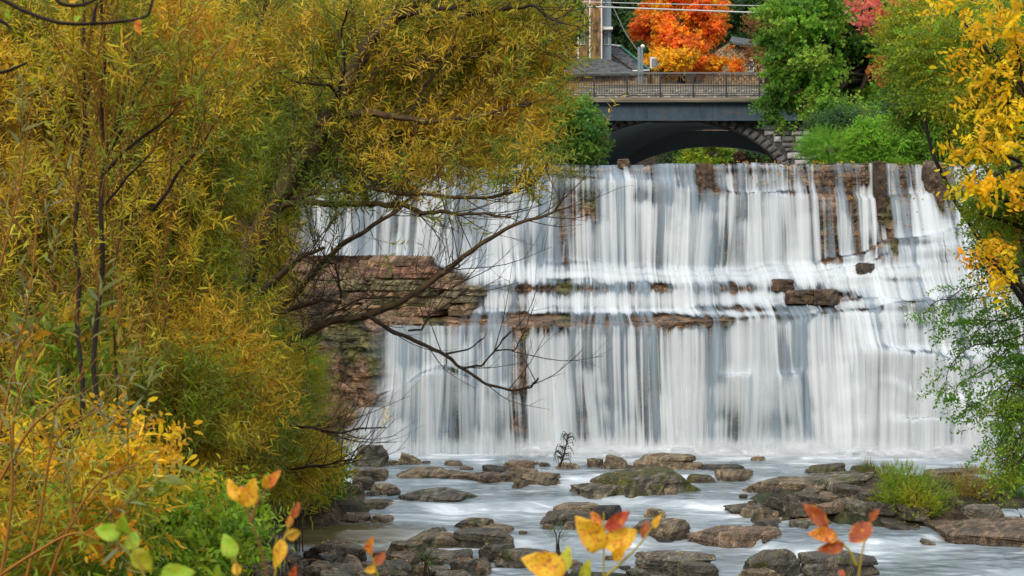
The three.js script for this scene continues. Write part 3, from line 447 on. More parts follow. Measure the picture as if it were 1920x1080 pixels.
// ---------------------------------------------------------------- bridge
{
  const D = 75, X = (px) => (px - 960) / FOCAL * D, Y = (py, d = D) => EYE + (HOR - py) / FOCAL * d;
  const steel = mat({ map: dataTex(1024, 128, (u, v) => { const r = smooth(0.66, 0.78, fbm(u * 60, v * 5, 2, 4)), d = (fbm(u * 220, v * 2.2, 5, 3) - 0.5) * 0.1, n = 0.03 * fbm(u * 30, v * 8, 4, 4); return [lerp(0.17 + d + n, 0.36, r * 0.7), lerp(0.255 + d + n, 0.26, r * 0.7), lerp(0.315 + d + n, 0.22, r * 0.7)]; }, true), roughness: 0.55, bumpMap: grainTex, bumpScale: 0.004 }), iron = mat({ color: new THREE.Color().setRGB(0.02, 0.022, 0.025), roughness: 0.5 });
  const conc = mat({ color: new THREE.Color().setRGB(0.42, 0.37, 0.30), map: grainTex, roughness: 0.9 }), metal = mat({ color: new THREE.Color().setRGB(0.16, 0.17, 0.18), roughness: 0.4, metalness: 0.3 }), pale = mat({ color: new THREE.Color().setRGB(0.50, 0.49, 0.46), map: grainTex, bumpMap: strataTex, bumpScale: 0.05 });
  const b = thing('road_bridge', 'dark blue steel girder road bridge with black railing above the falls', 'bridge'), xa = -4, xb = 26, yDeck = Y(183), tall = Y(137) - yDeck;
  part(b, 'deck', box(xb - xa, 0.24, 9, (xa + xb) / 2, yDeck - 0.13, -D - 4.2), conc);
  part(b, 'girder', mergeGeometries([box(xb - xa, Y(190) - Y(224), 0.1, (xa + xb) / 2, (Y(190) + Y(224)) / 2, -D - 0.15), box(xb - xa, 0.07, 0.42, (xa + xb) / 2, Y(225), -D - 0.15), box(xb - xa, 0.05, 0.3, (xa + xb) / 2, Y(192), -D - 0.15)]), steel);
  part(b, 'girder', box(xb - xa, Y(190) - Y(224), 0.1, (xa + xb) / 2, (Y(190) + Y(224)) / 2, -D - 8), steel);
  for (let x = 1.2; x < xb; x += 2.9) part(b, 'stiffener', box(0.05, Y(192) - Y(224), 0.12, x, (Y(192) + Y(224)) / 2, -D - 0.05), steel);
  const rail = part(b, 'railing', box(xb - xa, 0.07, 0.1, (xa + xb) / 2, yDeck + tall, -D + 0.05), metal);
  for (const [y, h] of [[0.1, 0.05], [0.2, 0.03], [tall - 0.14, 0.04]]) part(rail, 'rail', box(xb - xa, h, 0.05, (xa + xb) / 2, yDeck + y, -D + 0.05), iron);
  const post = box(0.09, tall, 0.09), bar = box(0.026, tall - 0.24, 0.026), x0 = X(1052);
  for (let k = 0; k < 10; k++) { const p = part(rail, 'post', post, iron); p.position.set(x0 + k * 1.72, yDeck + tall / 2, -D + 0.05); }
  for (let k = 0; k < 124; k++) { const p = part(rail, 'baluster', bar, iron); p.position.set(x0 + k * 0.1323, yDeck + 0.2 + (tall - 0.24) / 2, -D + 0.05); }
  // far parapet with its coping and panels
  const par = part(b, 'parapet', box(xb - xa, 1.28, 0.3, (xa + xb) / 2, yDeck + 0.64, -D - 8.2), pale);
  part(par, 'coping', box(xb - xa, 0.1, 0.42, (xa + xb) / 2, yDeck + 1.33, -D - 8.2), conc);
  for (let x = xa + 0.6; x < xb; x += 1.9) part(par, 'panel', box(1.5, 0.8, 0.06, x, yDeck + 0.62, -D - 8.03), pale);
  // old stone arch under the deck
  const arch = thing('stone_arch', 'old grey stone arch and abutment under the steel bridge', 'arch'), cx = X(1268), hw = 6.0, y0 = 7.3, rise = 3.95, top = Y(226), zf = -D - 0.9, skew = 3.4, deep = 9.5;
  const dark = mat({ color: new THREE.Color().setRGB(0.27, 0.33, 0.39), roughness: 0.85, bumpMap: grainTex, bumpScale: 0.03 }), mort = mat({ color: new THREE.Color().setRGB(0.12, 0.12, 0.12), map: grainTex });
  const sh = new THREE.Shape([[-15, y0], [-hw, y0]].map((p) => new THREE.Vector2(...p)));
  for (let k = 0; k <= 40; k++) { const a = Math.PI - k / 40 * Math.PI; sh.lineTo(Math.cos(a) * hw, y0 + Math.sin(a) * rise); }
  sh.lineTo(15, y0); sh.lineTo(15, top); sh.lineTo(-15, top);
  part(arch, 'wall', new THREE.ExtrudeGeometry(sh, { depth: 0.8, bevelEnabled: false }).translate(cx, 0, zf - 0.8), mort);
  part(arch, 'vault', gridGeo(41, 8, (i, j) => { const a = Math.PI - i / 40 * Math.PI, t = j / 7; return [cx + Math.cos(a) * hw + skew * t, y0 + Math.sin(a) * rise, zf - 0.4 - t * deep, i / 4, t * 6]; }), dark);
  const sh2 = new THREE.Shape([[-16, y0], [-hw, y0]].map((p) => new THREE.Vector2(...p)));
  for (let k = 0; k <= 40; k++) { const a = Math.PI - k / 40 * Math.PI; sh2.lineTo(Math.cos(a) * hw, y0 + Math.sin(a) * rise * 0.74); }
  sh2.lineTo(16, y0); sh2.lineTo(16, top); sh2.lineTo(-16, top);
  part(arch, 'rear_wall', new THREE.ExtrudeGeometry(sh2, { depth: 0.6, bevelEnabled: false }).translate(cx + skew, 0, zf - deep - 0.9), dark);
  const stain = dataTex(512, 512, (() => { const w = tiled((u, v) => Math.abs(fbm(u * 7 + 3, v * 5 + 1, 4, 4) - 0.5)), n = tiled((u, v) => fbm(u * 12, v * 12, 8, 5)); return (u, v) => { const k = smooth(0.035, 0.0, w(u, v)) * 0.7 + smooth(0.55, 0.75, n(u, v)) * 0.3, g = 0.5 + n(u, v) * 0.45; return [lerp(g, 0.82, k), lerp(g, 0.83, k), lerp(g * 1.02, 0.84, k)]; }; })(), true);
  const stoneMat = mat({ map: stain, bumpMap: grainTex, bumpScale: 0.05 }), stoneB = mat({ map: stain, color: 0x8d8b88, bumpMap: grainTex, bumpScale: 0.05 });
  const stoneGeo = (w, h, s) => { let g = new THREE.BoxGeometry(w, h, 0.22, 5, 4, 2); g.deleteAttribute('normal'); const uv = g.attributes.uv.clone(); const p = g.attributes.position; for (let i = 0; i < p.count; i++) { const x = p.getX(i), y = p.getY(i), z = p.getZ(i); const e = Math.max(Math.abs(x) / w, Math.abs(y) / h) * 2; p.setXYZ(i, x * (1 - 0.05 * noise(y * 5 + s)), y * (1 - 0.09 * noise(x * 5 + s, 2)), z + (z > 0 ? (noise(x * 4 + s, y * 4) - 0.5) * 0.16 - smooth(0.7, 1, e) * 0.08 : 0)); uv.setXY(i, x / 2.1 + s * 0.31, y / 2.1 + s * 0.17); } g.setAttribute('uv', uv); g = mergeVertices(g, 1e-3); g.computeVertexNormals(); return g; };
  let s = 1;
  for (let a = 0.16; a < Math.PI - 0.1; a += 0.075) { const g = stoneGeo(0.46, 0.31, s++), m = part(arch, 'voussoir', g, stoneB); m.position.set(cx + Math.cos(a) * (hw + 0.28), y0 + Math.sin(a) * (rise + 0.28), zf + 0.05); m.rotation.z = Math.atan2(Math.sin(a) * hw, Math.cos(a) * rise); m.rotation.z = a; }
  for (let row = 0, y = 8.2; y < top - 0.1; row++) {
    const h = Math.min(rr(0.22, 0.4), top - y); 
    for (let x = cx - 9; x < cx + 13;) { const w = rr(0.35, 0.95), mx = x + w / 2 - cx, my = y + h / 2 - y0; if ((mx / (hw + 0.6)) ** 2 + (my / (rise + 0.6)) ** 2 > 1 && h > 0.12) part(arch, 'stone', stoneGeo(w - 0.05, h - 0.05, s++), rnd() < 0.5 ? stoneMat : stoneB).position.set(x + w / 2, y + h / 2, zf + 0.02); x += w; }
    y += h;
  }
}

// ---------------------------------------------------------------- houses, pipes and wires beyond the bridge
{
  const D = 100, Q = (px, py, d = D) => at(px, py, d), white = mat({ color: new THREE.Color().setRGB(0.7, 0.69, 0.66) }), tan = mat({ color: new THREE.Color().setRGB(0.55, 0.33, 0.15), map: grainTex }), slate = mat({ color: new THREE.Color().setRGB(0.13, 0.15, 0.18), map: grainTex, bumpMap: strataTex, bumpScale: 0.05 }), glass = mat({ color: new THREE.Color().setRGB(0.08, 0.12, 0.15), roughness: 0.1 }), green = mat({ color: new THREE.Color().setRGB(0.04, 0.22, 0.16) }), beige = mat({ color: new THREE.Color().setRGB(0.55, 0.38, 0.22), map: grainTex }), blue = mat({ color: new THREE.Color().setRGB(0.18, 0.24, 0.28) });
  const slab = (x0, y0, x1, y1, d, t) => { const a = Q(x0, y0, d), b = Q(x1, y1, d); return box(Math.abs(b.x - a.x), Math.abs(a.y - b.y), t, (a.x + b.x) / 2, (a.y + b.y) / 2, -d - t / 2); };
  const sheet = (quad, d0, d1, th) => { // a sloping roof panel with thickness: quad of picture corners, upper pair at d1, lower pair at d0
    const [a, b, c, e] = [Q(...quad[0], d1), Q(...quad[1], d1), Q(...quad[2], d0), Q(...quad[3], d0)], p = []; for (const k of [0, -th]) for (const v of [a, b, c, e]) p.push(v.x, v.y + k, v.z);
    const uv = []; for (let k = 0; k < 8; k++) uv.push(p[k * 3] / 2, (p[k * 3 + 1] - p[k * 3 + 2]) / 2); const g = build(p, [0, 3, 1, 1, 3, 2, 4, 5, 7, 5, 6, 7, 3, 7, 2, 2, 7, 6, 1, 2, 5, 5, 2, 6, 0, 4, 3, 3, 4, 7, 0, 1, 4, 4, 1, 5], uv).toNonIndexed(); g.computeVertexNormals(); return g;
  };
  const h = thing('tan_house', 'tan house with white corner boards behind the bridge railing', 'house');
  part(h, 'wall', slab(1040, -60, 1129, 260, D + 1, 6), tan);
  part(h, 'side_wall', slab(1129, -60, 1146, 260, D + 2, 5), blue);
  for (const x of [1084, 1106, 1128]) part(h, 'corner_board', slab(x - 1.1, -58, x + 1.1, 200, D + 0.85, 0.2), white);
  part(h, 'eave', slab(1128, 50, 1149, 55, D + 1.2, 3), white);
  part(h, 'roof', sheet([[1050, -130], [1130, -130], [1152, -58], [1030, -58]], D + 0.4, D + 4, 0.2), slate);
  for (const x of [1088, 1133]) { const w = part(h, 'window', slab(x, 58, x + 9, 84, x > 1130 ? D + 1.9 : D + 0.9, 0.12), white); part(w, 'pane', slab(x + 1, 60, x + 8, 82, x > 1130 ? D + 1.85 : D + 0.85, 0.04), glass); }
  part(h, 'porch_roof', sheet([[1040, 110], [1140, 110], [1196, 137], [1040, 140]], D - 4, D + 0.5, 0.15), slate);
  part(h, 'porch_wall', slab(1040, 141, 1190, 240, D - 3.5, 0.3), beige);
  const g = thing('low_slate_house', 'low slate roofed house with green trimmed gable edge', 'house');
  const roof = part(g, 'roof', sheet([[1128, 84], [1164, 88], [1216, 132], [1128, 136]], D + 2, D + 6, 0.15), slate);
  const T = (a, b, d0, d1, r, m, n) => part(roof, n, tube([Q(...a, d0), Q((a[0] + b[0]) / 2, (a[1] + b[1]) / 2, (d0 + d1) / 2), Q(...b, d1)], [r, r], 4, 6), m);
  T([1128, 83], [1165, 87], D + 5.8, D + 5.8, 0.09, white, 'ridge_cap'); T([1164, 87], [1218, 131], D + 5.8, D + 1.9, 0.09, green, 'verge_trim'); T([1132, 92], [1184, 130], D + 5, D + 2, 0.06, twigMat, 'flashing'); T([1128, 136], [1218, 132], D + 1.9, D + 1.9, 0.07, white, 'gutter');
  part(g, 'wall', slab(1128, 134, 1214, 240, D + 2.4, 5), beige);
  const v = thing('vent_pipe', 'tall grey metal pipe with rounded top beside the green trimmed roof', 'pipe'); part(v, 'pipe', tube([Q(1204, 240, D), Q(1204, 90, D)], [0.08, 0.08], 4, 10), blue); part(v, 'cap', new THREE.SphereGeometry(0.15, 12, 8).translate(...Q(1205, 87, D).toArray()), white);
  solo('flue', 'short square grey flue beside the tall pipe', 'flue', slab(1196, 88, 1201, 240, D, 0.2), blue);
  const k = thing('white_kiosk', 'small white framed booth half hidden by the orange maple', 'booth'); part(k, 'wall', slab(1222, 128, 1238, 240, D + 3.2, 1.4), beige); part(k, 'frame', slab(1219, 107, 1239, 128, D + 3, 1.6), white); part(k, 'window', slab(1222, 110, 1236, 125, D + 2.95, 0.05), blue);
  const e = thing('beige_house', 'beige gabled house behind the orange maple', 'house'), de = 118;
  { const s2 = new THREE.Shape(); const a = Q(1336, 260, de), m = Q(1372, 77, de), c = Q(1470, 96, de), f = Q(1470, 260, de); s2.moveTo(a.x, a.y); s2.lineTo(a.x, Q(0, 100, de).y); s2.lineTo(m.x, m.y); s2.lineTo(c.x, c.y); s2.lineTo(f.x, f.y); part(e, 'wall', new THREE.ExtrudeGeometry(s2, { depth: 6, bevelEnabled: false }).translate(0, 0, -de - 6), beige); }
  part(e, 'roof', sheet([[1372, 68], [1474, 84], [1484, 98], [1368, 77]], de - 0.6, de + 6, 0.2), slate); const w2 = part(e, 'window', slab(1404, 112, 1414, 134, de - 0.1, 0.2), white); part(w2, 'pane', slab(1406, 114, 1412, 132, de - 0.15, 0.05), glass); part(e, 'corner_board', slab(1444, 98, 1452, 200, de - 0.1, 0.2), white);
  const wire = mat({ color: new THREE.Color().setRGB(0.6, 0.62, 0.62), roughness: 0.5 });
  const cable = (label, a, b, d, r, sag) => solo('overhead_cable', label, 'cable', tube([Q(...a, d), Q((a[0] + b[0]) / 2, (a[1] + b[1]) / 2 + sag, d + 2), Q(...b, d + 4)], [r, r], 24, 6), wire, 'overhead cables');
  cable('thick pale cable across the top of the orange maple', [700, -2], [1760, 36], 92, 0.05, 0); cable('thin upper cable above the thick pale cable', [700, -8], [1760, 16], 92, 0.025, 3); cable('thin slanting cable running down to the tall pipe', [1148, 10], [1198, 98], 98, 0.03, 8);
}

// ---------------------------------------------------------------- leaves
function leafShape(L, W, kind, p, ix, col, M, tint) {   // one leaf along +Y, lying in XY, curled a little
  const rows = kind === 'willow' ? [[0, 0], [0.3, 1], [0.65, 0.8], [1, 0]] : kind === 'oval' ? [[0, 0], [0.25, 0.85], [0.55, 1], [0.82, 0.6], [1, 0]] : [[0, 0.15], [0.18, 0.95], [0.3, 0.45], [0.45, 1], [0.62, 0.4], [0.7, 0.5], [1, 0]];
  const b = p.length / 3, curl = kind === 'willow' ? 0.25 : 0.18, v = V(0, 0, 0); let n = 0, last = null;
  for (const [t, w] of rows) {
    const z = -curl * L * t * t, c = (sx) => { v.set(sx * w * W / 2, t * L, z + Math.abs(sx) * w * W * 0.18).applyMatrix4(M); p.push(v.x, v.y, v.z); col.push(...tint); return b + n++; };
    const cur = w === 0 ? [c(0)] : [c(-1), c(1)];
    if (last) { if (last.length === 1 && cur.length === 2) ix.push(last[0], cur[1], cur[0]); else if (last.length === 2 && cur.length === 2) ix.push(last[0], last[1], cur[1], last[0], cur[1], cur[0]); else ix.push(last[0], last[1], cur[0]); }
    last = cur;
  }
}
function sprig({ n = 12, len = 0.4, L = 0.09, W = 0.014, kind = 'willow', spread = 0.8, droop = 0.2, twig = 0.002, twigTint = [0.5, 0.38, 0.4], back = 0.12, opposite = false, flatness = 0 }) {
  const p = [], ix = [], col = [], pts = []; const bx = rr(-0.15, 0.15), bz = rr(-0.15, 0.15);
  for (let k = 0; k <= 4; k++) { const t = k / 4; pts.push(V(bx * len * t * t, len * t - droop * len * 0.35 * t * t, bz * len * t * t + droop * len * 0.5 * t * t)); }
  const cv = new THREE.CatmullRomCurve3(pts);
  for (let j = 0; j <= 4; j++) { const c = cv.getPoint(j / 4), r = twig * (1.15 - 0.9 * j / 4); for (let i = 0; i < 3; i++) { p.push(c.x + r * Math.cos(i * 2.094), c.y, c.z + r * Math.sin(i * 2.094)); col.push(...twigTint); } if (j) for (let i = 0; i < 3; i++) { const a = j * 3 + i, b = j * 3 + (i + 1) % 3; ix.push(a - 3, b - 3, a, a, b - 3, b); } }
  for (let k = 0; k < n; k++) {
    const q = opposite ? Math.floor(k / 2) * 2 : k, t = k === n - 1 ? 1 : 0.12 + 0.86 * (q + rr(-0.2, 0.2)) / n, c = cv.getPoint(clamp(t)), T = cv.getTangent(clamp(t)), az = opposite ? (k % 2) * Math.PI + rr(-0.3, 0.3) : k * 2.4 + rr(-0.5, 0.5);
    const side = V(Math.cos(az), 0, Math.sin(az) * (1 - flatness)), dir = T.clone().multiplyScalar(k === n - 1 ? 1 : Math.cos(spread)).addScaledVector(side, Math.sin(spread)).add(V(rr(-0.2, 0.2), rr(-0.25, 0.15), rr(-0.2, 0.2))).normalize();
    const nrm = V(rr(-0.6, 0.6), rr(0.2, 1), rr(-0.6, 0.6)); const X = dir.clone().cross(nrm).normalize(), Z = X.clone().cross(dir); const M = new THREE.Matrix4().makeBasis(X, dir, Z).setPosition(c);
    const s = rr(0.7, 1.15), b = rr(0.7, 1.25), pale = rnd() < back ? 1 : 0; leafShape(L * s, W * s, kind, p, ix, col, M, pale ? [1.1 * b, 1.25 * b, 2.4 * b] : [b, b * rr(0.88, 1.08), b * rr(0.8, 1.2)]);
  }
  return build(p, ix, null, col);
}
const many = (n, o) => Array.from({ length: n }, () => sprig(o));
const SP = {
  willow: many(9, { n: 16, len: 0.4, L: 0.088, W: 0.0125, spread: 0.85, back: 0.18, droop: 0.5 }),
  willowBig: many(4, { n: 12, len: 0.5, L: 0.12, W: 0.02, spread: 0.7, back: 0.3, twig: 0.0025 }),
  small: many(6, { n: 16, len: 0.36, L: 0.05, W: 0.021, kind: 'oval', spread: 0.85, back: 0.06 }),
  oval: many(6, { n: 9, len: 0.3, L: 0.085, W: 0.036, kind: 'oval', spread: 0.95, back: 0.03, opposite: true, flatness: 0.6 }),
  maple: many(6, { n: 9, len: 0.42, L: 0.15, W: 0.14, kind: 'maple', spread: 1.0, back: 0.05 }),
  mapleFine: many(5, { n: 10, len: 0.5, L: 0.115, W: 0.11, kind: 'maple', spread: 1.0, back: 0.06 }),
  broad: many(5, { n: 12, len: 0.36, L: 0.066, W: 0.03, kind: 'oval', spread: 0.9, back: 0.06 }),
  feather: many(5, { n: 26, len: 0.34, L: 0.05, W: 0.007, spread: 0.7, back: 0.02, twigTint: [0.8, 0.9, 0.8] }),
  grass: many(4, { n: 14, len: 0.08, L: 0.42, W: 0.012, spread: 0.35, droop: 0, back: 0.04, twig: 0.001 }),
};
const UP = V(0, 1, 0);
function place(parent, name, geos, m, items) {
  const bins = geos.map(() => []); items.forEach((it) => bins[(rnd() * geos.length) | 0].push(it));
  bins.forEach((list, k) => {
    if (!list.length) return; const im = shade(new THREE.InstancedMesh(geos[k], m, list.length)); im.name = name; im.userData.kind = 'stuff'; const M = new THREE.Matrix4(), q = new THREE.Quaternion(), q2 = new THREE.Quaternion(), c = new THREE.Color();
    list.forEach((it, i) => { q.setFromUnitVectors(UP, it.dir.normalize()); q2.setFromAxisAngle(UP, rnd() * 6.283); q.multiply(q2); M.compose(it.p, q, V(it.s, it.s, it.s)); im.setMatrixAt(i, M); im.setColorAt(i, c.setRGB(...it.c)); });
    if (parent) parent.add(im); else scene.add(im);
  });
}
// palette: rows of [r, g, b, weight]; neighbouring sprigs tend to share a colour
function tone(pal, p, f = 0.8, jit = 0.22, salt = 0) {
  let tot = 0; for (const r of pal) tot += r[3]; let k = clamp((fbm(p.x * f + 50 + salt, p.y * f + 20, p.z * f + 9, 2) - 0.5) * 2.3 + 0.5 + gauss() * 0.3, 0, 0.999) * tot, i = 0; while (k > pal[i][3] && i < pal.length - 1) k -= pal[i++][3];
  const b = Math.exp(gauss() * jit); return [pal[i][0] * b, pal[i][1] * b * rr(0.9, 1.1), pal[i][2] * b];
}
// clumps: [px, py, distance, half width px, half height px, half depth m, sprigs]
function fillClumps(clumps, pal, { size = 1, rise = 0.3, gap = 0.42, gf = 1.3, jit = 0.22, shell = 0.5, f = 0.8, salt = 0 } = {}) {
  const out = [];
  for (const [px, py, d, rx, ry, rz, n, own] of clumps) {
    const c = at(px, py, d), ax = rx / FOCAL * d, ay = ry / FOCAL * d; let left = n * 6;
    for (let k = 0; k < n && left-- > 0;) {
      const u = V(gauss(), gauss(), gauss()).normalize(), r = Math.pow(lerp(shell, 1, rnd()), 0.6) * (0.82 + 0.36 * noise(u.x * 2.2 + px, u.y * 2.2, u.z * 2.2 + d)), p = V(c.x + u.x * ax * r, c.y + u.y * ay * r, c.z + u.z * rz * r);
      if (noise(p.x * gf + 17, p.y * gf * 1.3, p.z * gf) < gap) continue; k++;
      out.push({ p, dir: V(u.x * 0.8 + gauss() * 0.5, u.y * 0.5 + rise + gauss() * 0.5, u.z * 0.8 + gauss() * 0.5), s: size * rr(0.7, 1.3), c: tone(own ?? pal, p, f, jit, salt) });
    }
  }
  return out;
}
function limbs(parent, m, list, name = 'limb') { for (const [pts, r0, r1] of list) part(parent, name, tube(pts.map((p) => at(...p)), [r0, r1], Math.max(8, pts.length * 5), 10, 0.3), m); }
function branchTo(from, to, r, sag = 0.1) { const mid = from.clone().lerp(to, 0.5).add(V(gauss() * 0.12, 0.12, gauss() * 0.12).multiplyScalar(from.distanceTo(to))); mid.y -= sag; return tube([from, mid, to], [r, r * 0.25], 8, 6, 0.2); }
function tree({ name = 'tree', label, group, base, topPt, r = 0.2, bark = darkBark, clumps, pal, geos, size, opt, mat: m = leafMat }) {
  const t = thing(name, label, 'tree', group), B = at(...base), T = at(...topPt); B.y = Math.min(B.y, ground(B.x, -B.z)) - 0.2;
  part(t, 'trunk', tube([B, B.clone().lerp(T, 0.5).add(V(rr(-0.2, 0.2), 0, rr(-0.2, 0.2))), T], [r, r * 0.35], 14, 10, 0.3), bark);
  for (const c of clumps) { const s = B.clone().lerp(T, rr(0.45, 0.85)); part(t, 'limb', branchTo(s, at(c[0], c[1], c[2]), r * 0.32), bark); }
  place(t, 'crown', geos, m, fillClumps(clumps, pal, { size, ...opt })); return t;
}
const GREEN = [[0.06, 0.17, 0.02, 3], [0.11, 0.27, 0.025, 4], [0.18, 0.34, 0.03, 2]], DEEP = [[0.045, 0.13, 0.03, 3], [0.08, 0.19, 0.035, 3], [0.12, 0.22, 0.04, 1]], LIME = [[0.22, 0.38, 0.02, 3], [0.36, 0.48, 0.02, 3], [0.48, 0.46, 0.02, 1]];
const YEL = [[0.86, 0.56, 0.01, 3], [0.95, 0.70, 0.015, 5], [0.9, 0.45, 0.012, 1]], OLIVE = [[0.20, 0.27, 0.015, 3], [0.42, 0.37, 0.018, 3], [0.60, 0.43, 0.02, 3], [0.70, 0.48, 0.03, 2]], GOLD = [[0.26, 0.31, 0.015, 4], [0.50, 0.42, 0.018, 4], [0.70, 0.49, 0.018, 4], [0.82, 0.58, 0.025, 3], [0.60, 0.34, 0.02, 1]];
const ORANGE = [[0.88, 0.50, 0.012, 2], [0.95, 0.38, 0.014, 4], [0.93, 0.27, 0.035, 3]], RED = [[0.82, 0.24, 0.16, 3], [0.9, 0.38, 0.14, 2]];

// ---------------------------------------------------------------- trees beyond and beside the bridge
tree({ name: 'orange_maple', label: 'bright orange maple standing behind the bridge railing', base: [1290, 240, 108], topPt: [1278, 30, 108], r: 0.32, geos: SP.maple, size: 1.5, pal: ORANGE, opt: { gap: 0.52, gf: 0.8, rise: 0.1, shell: 0.25, jit: 0.34 },
  clumps: [[1265, 10, 108, 60, 34, 2.5, 700], [1240, 62, 107, 52, 30, 2, 650], [1300, 50, 108, 48, 36, 2.4, 600], [1275, 95, 106.5, 55, 26, 2, 600], [1330, 105, 107, 34, 22, 1.5, 280], [1264, 121, 104.4, 56, 17, 1.5, 700, [[0.9, 0.55, 0.01, 3], [0.9, 0.42, 0.01, 1]]], [1345, 126, 105.5, 36, 11, 1.2, 240], [1215, 60, 107, 26, 18, 1.2, 180], [1335, 35, 108, 22, 18, 1.2, 120, [[0.7, 0.35, 0.012, 1]]], [1330, 5, 108, 34, 14, 1.5, 200]] });
const far = (label, base, topPt, clumps, pal = DEEP, size = 1.9) => tree({ name: 'background_tree', label, group: 'trees beyond the bridge', base, topPt, r: 0.3, geos: SP.mapleFine, size, pal, clumps, opt: { gap: 0.36, gf: 0.6 } });
far('dark green tree between the tan house and the orange maple', [1180, 240, 122], [1178, 20, 122], [[1175, 50, 122, 46, 50, 3, 900], [1165, 8, 122, 60, 26, 3, 600], [1205, 80, 121, 26, 36, 2, 400]]);
far('dark green tree right of the orange maple', [1405, 240, 135], [1400, 10, 135], [[1400, 40, 135, 56, 42, 3, 1000], [1370, 20, 135, 40, 30, 3, 500], [1440, 15, 135, 50, 34, 3, 700]]);
far('thin rust coloured tree before the beige house', [1440, 240, 106], [1440, 60, 106], [[1436, 52, 106, 40, 34, 2, 260], [1450, 100, 106, 34, 26, 2, 200], [1420, 110, 105, 22, 20, 1.5, 110]], [[0.3, 0.14, 0.04, 2], [0.3, 0.2, 0.04, 2], [0.16, 0.15, 0.03, 1]], 1.2);
tree({ name: 'green_maple', label: 'large green tree overhanging the right end of the bridge', base: [1640, 250, 60], topPt: [1620, 20, 60], r: 0.42, geos: SP.mapleFine, size: 1.25, pal: [[0.09, 0.24, 0.022, 2], [0.2, 0.42, 0.03, 4], [0.36, 0.55, 0.06, 4]], opt: { gap: 0.47, gf: 0.8, rise: -0.2, jit: 0.34, shell: 0.2 },
  clumps: [[1540, 60, 59.5, 64, 64, 2, 1200], [1620, 40, 60, 80, 60, 2.4, 1500], [1526, 150, 59, 52, 44, 1.6, 760], [1590, 160, 59.5, 70, 50, 2, 900], [1660, 130, 60, 70, 70, 2.2, 1400], ...[[1470, 20], [1500, 48], [1462, 66], [1490, 92], [1520, 110], [1470, 130], [1505, 136], [1480, 160], [1460, 182], [1520, 176], [1500, 205], [1545, 200], [1475, 214], [1540, 228], [1580, 222]].map(([x, y]) => [x + 4, y, rr(57, 59), rr(30, 46), rr(9, 15), rr(0.6, 1), 150]), [1480, 178, 57.5, 26, 20, 1, 240], [1500, 205, 57.5, 44, 16, 1, 360], [1520, 10, 59, 60, 30, 2, 700], [1700, 40, 60, 60, 60, 2, 900], [1600, 215, 59, 70, 26, 1.5, 700], [1478, 120, 58, 24, 20, 1, 220]] });
tree({ name: 'green_tree', label: 'green leafy tree rising behind the willow by the bridge', base: [900, 300, 62], topPt: [930, 20, 62], r: 0.35, geos: SP.mapleFine, size: 1.3, pal: GREEN, opt: { gap: 0.38, gf: 0.8 },
  clumps: [[940, 60, 62, 90, 70, 2.5, 1700], [1020, 40, 61, 60, 50, 2, 800], [980, 150, 61, 70, 60, 2.2, 1100], [860, 130, 62, 90, 90, 2.5, 1500], [760, 80, 62, 110, 110, 3, 1500], [620, 90, 62, 120, 120, 3, 1400]] });
const bush = (name, label, clumps, pal, geos, size, opt = {}, stem = true) => { const t = thing(name, label, 'bush'); const [px, py, d, rx, ry] = clumps[0]; if (stem) { const c = at(px, py, d), y = ground(c.x, d) - 0.1; for (let k = 0; k < 5; k++) { const e = at(px + rr(-0.6, 0.6) * rx, py - rr(0, 0.6) * ry, d + rr(-0.2, 0.2)); part(t, 'stem', tube([V(c.x + rr(-0.1, 0.1), Math.min(y, c.y - 0.2), c.z), c.clone().lerp(e, 0.4), e], [0.02 * d / 40, 0.006 * d / 40], 6, 5), twigMat); } } place(t, 'foliage', geos, leafMat, fillClumps(clumps, pal, { size, ...opt })); return t; };
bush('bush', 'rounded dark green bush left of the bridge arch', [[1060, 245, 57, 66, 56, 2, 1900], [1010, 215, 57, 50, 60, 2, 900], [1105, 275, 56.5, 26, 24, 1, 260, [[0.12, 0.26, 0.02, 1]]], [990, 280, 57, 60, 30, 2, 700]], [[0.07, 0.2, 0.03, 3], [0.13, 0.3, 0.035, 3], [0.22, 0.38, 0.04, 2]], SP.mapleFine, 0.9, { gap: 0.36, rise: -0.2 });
bush('bush', 'bright yellow green shrub seen through the bridge arch', [[1320, 290, 98, 44, 24, 1.4, 700], [1296, 304, 98, 24, 16, 1, 200]], LIME, SP.mapleFine, 1.2);
bush('bush', 'reddish brown shrub seen through the bridge arch', [[1392, 288, 100, 28, 28, 1.2, 420]], [[0.16, 0.06, 0.045, 2], [0.1, 0.05, 0.03, 1]], SP.mapleFine, 1.2);
bush('bush', 'dark green shrub seen through the bridge arch', [[1425, 290, 99, 26, 20, 1.2, 300], [1262, 296, 101, 20, 18, 1, 160]], DEEP, SP.mapleFine, 1.2);
bush('bank_shrub', 'low bright green shrub and grass at the left end of the right bank', [[1560, 282, 46.9, 50, 24, 0.5, 900]], [[0.16, 0.4, 0.02, 3], [0.26, 0.5, 0.025, 2]], SP.feather, 1.5, { gap: 0.3 });
bush('bank_shrub', 'leafy green shrub in the middle of the right bank above the crest', [[1650, 268, 46.9, 60, 34, 0.6, 1000]], [[0.14, 0.36, 0.02, 3], [0.22, 0.46, 0.025, 2]], SP.oval, 1.3, { gap: 0.34 });
bush('bank_shrub', 'darker green shrub at the right end of the bank above the crest', [[1765, 262, 46.9, 70, 42, 0.6, 1200]], [[0.1, 0.24, 0.02, 2], [0.17, 0.36, 0.025, 3]], SP.oval, 1.3, { gap: 0.34 });
bush('bank_shrub', 'dark hollow thicket under the large green tree', [[1600, 240, 52, 80, 26, 1.4, 900], [1720, 225, 52, 90, 30, 1.4, 1000]], DEEP, SP.oval, 1.5, { gap: 0.36 });
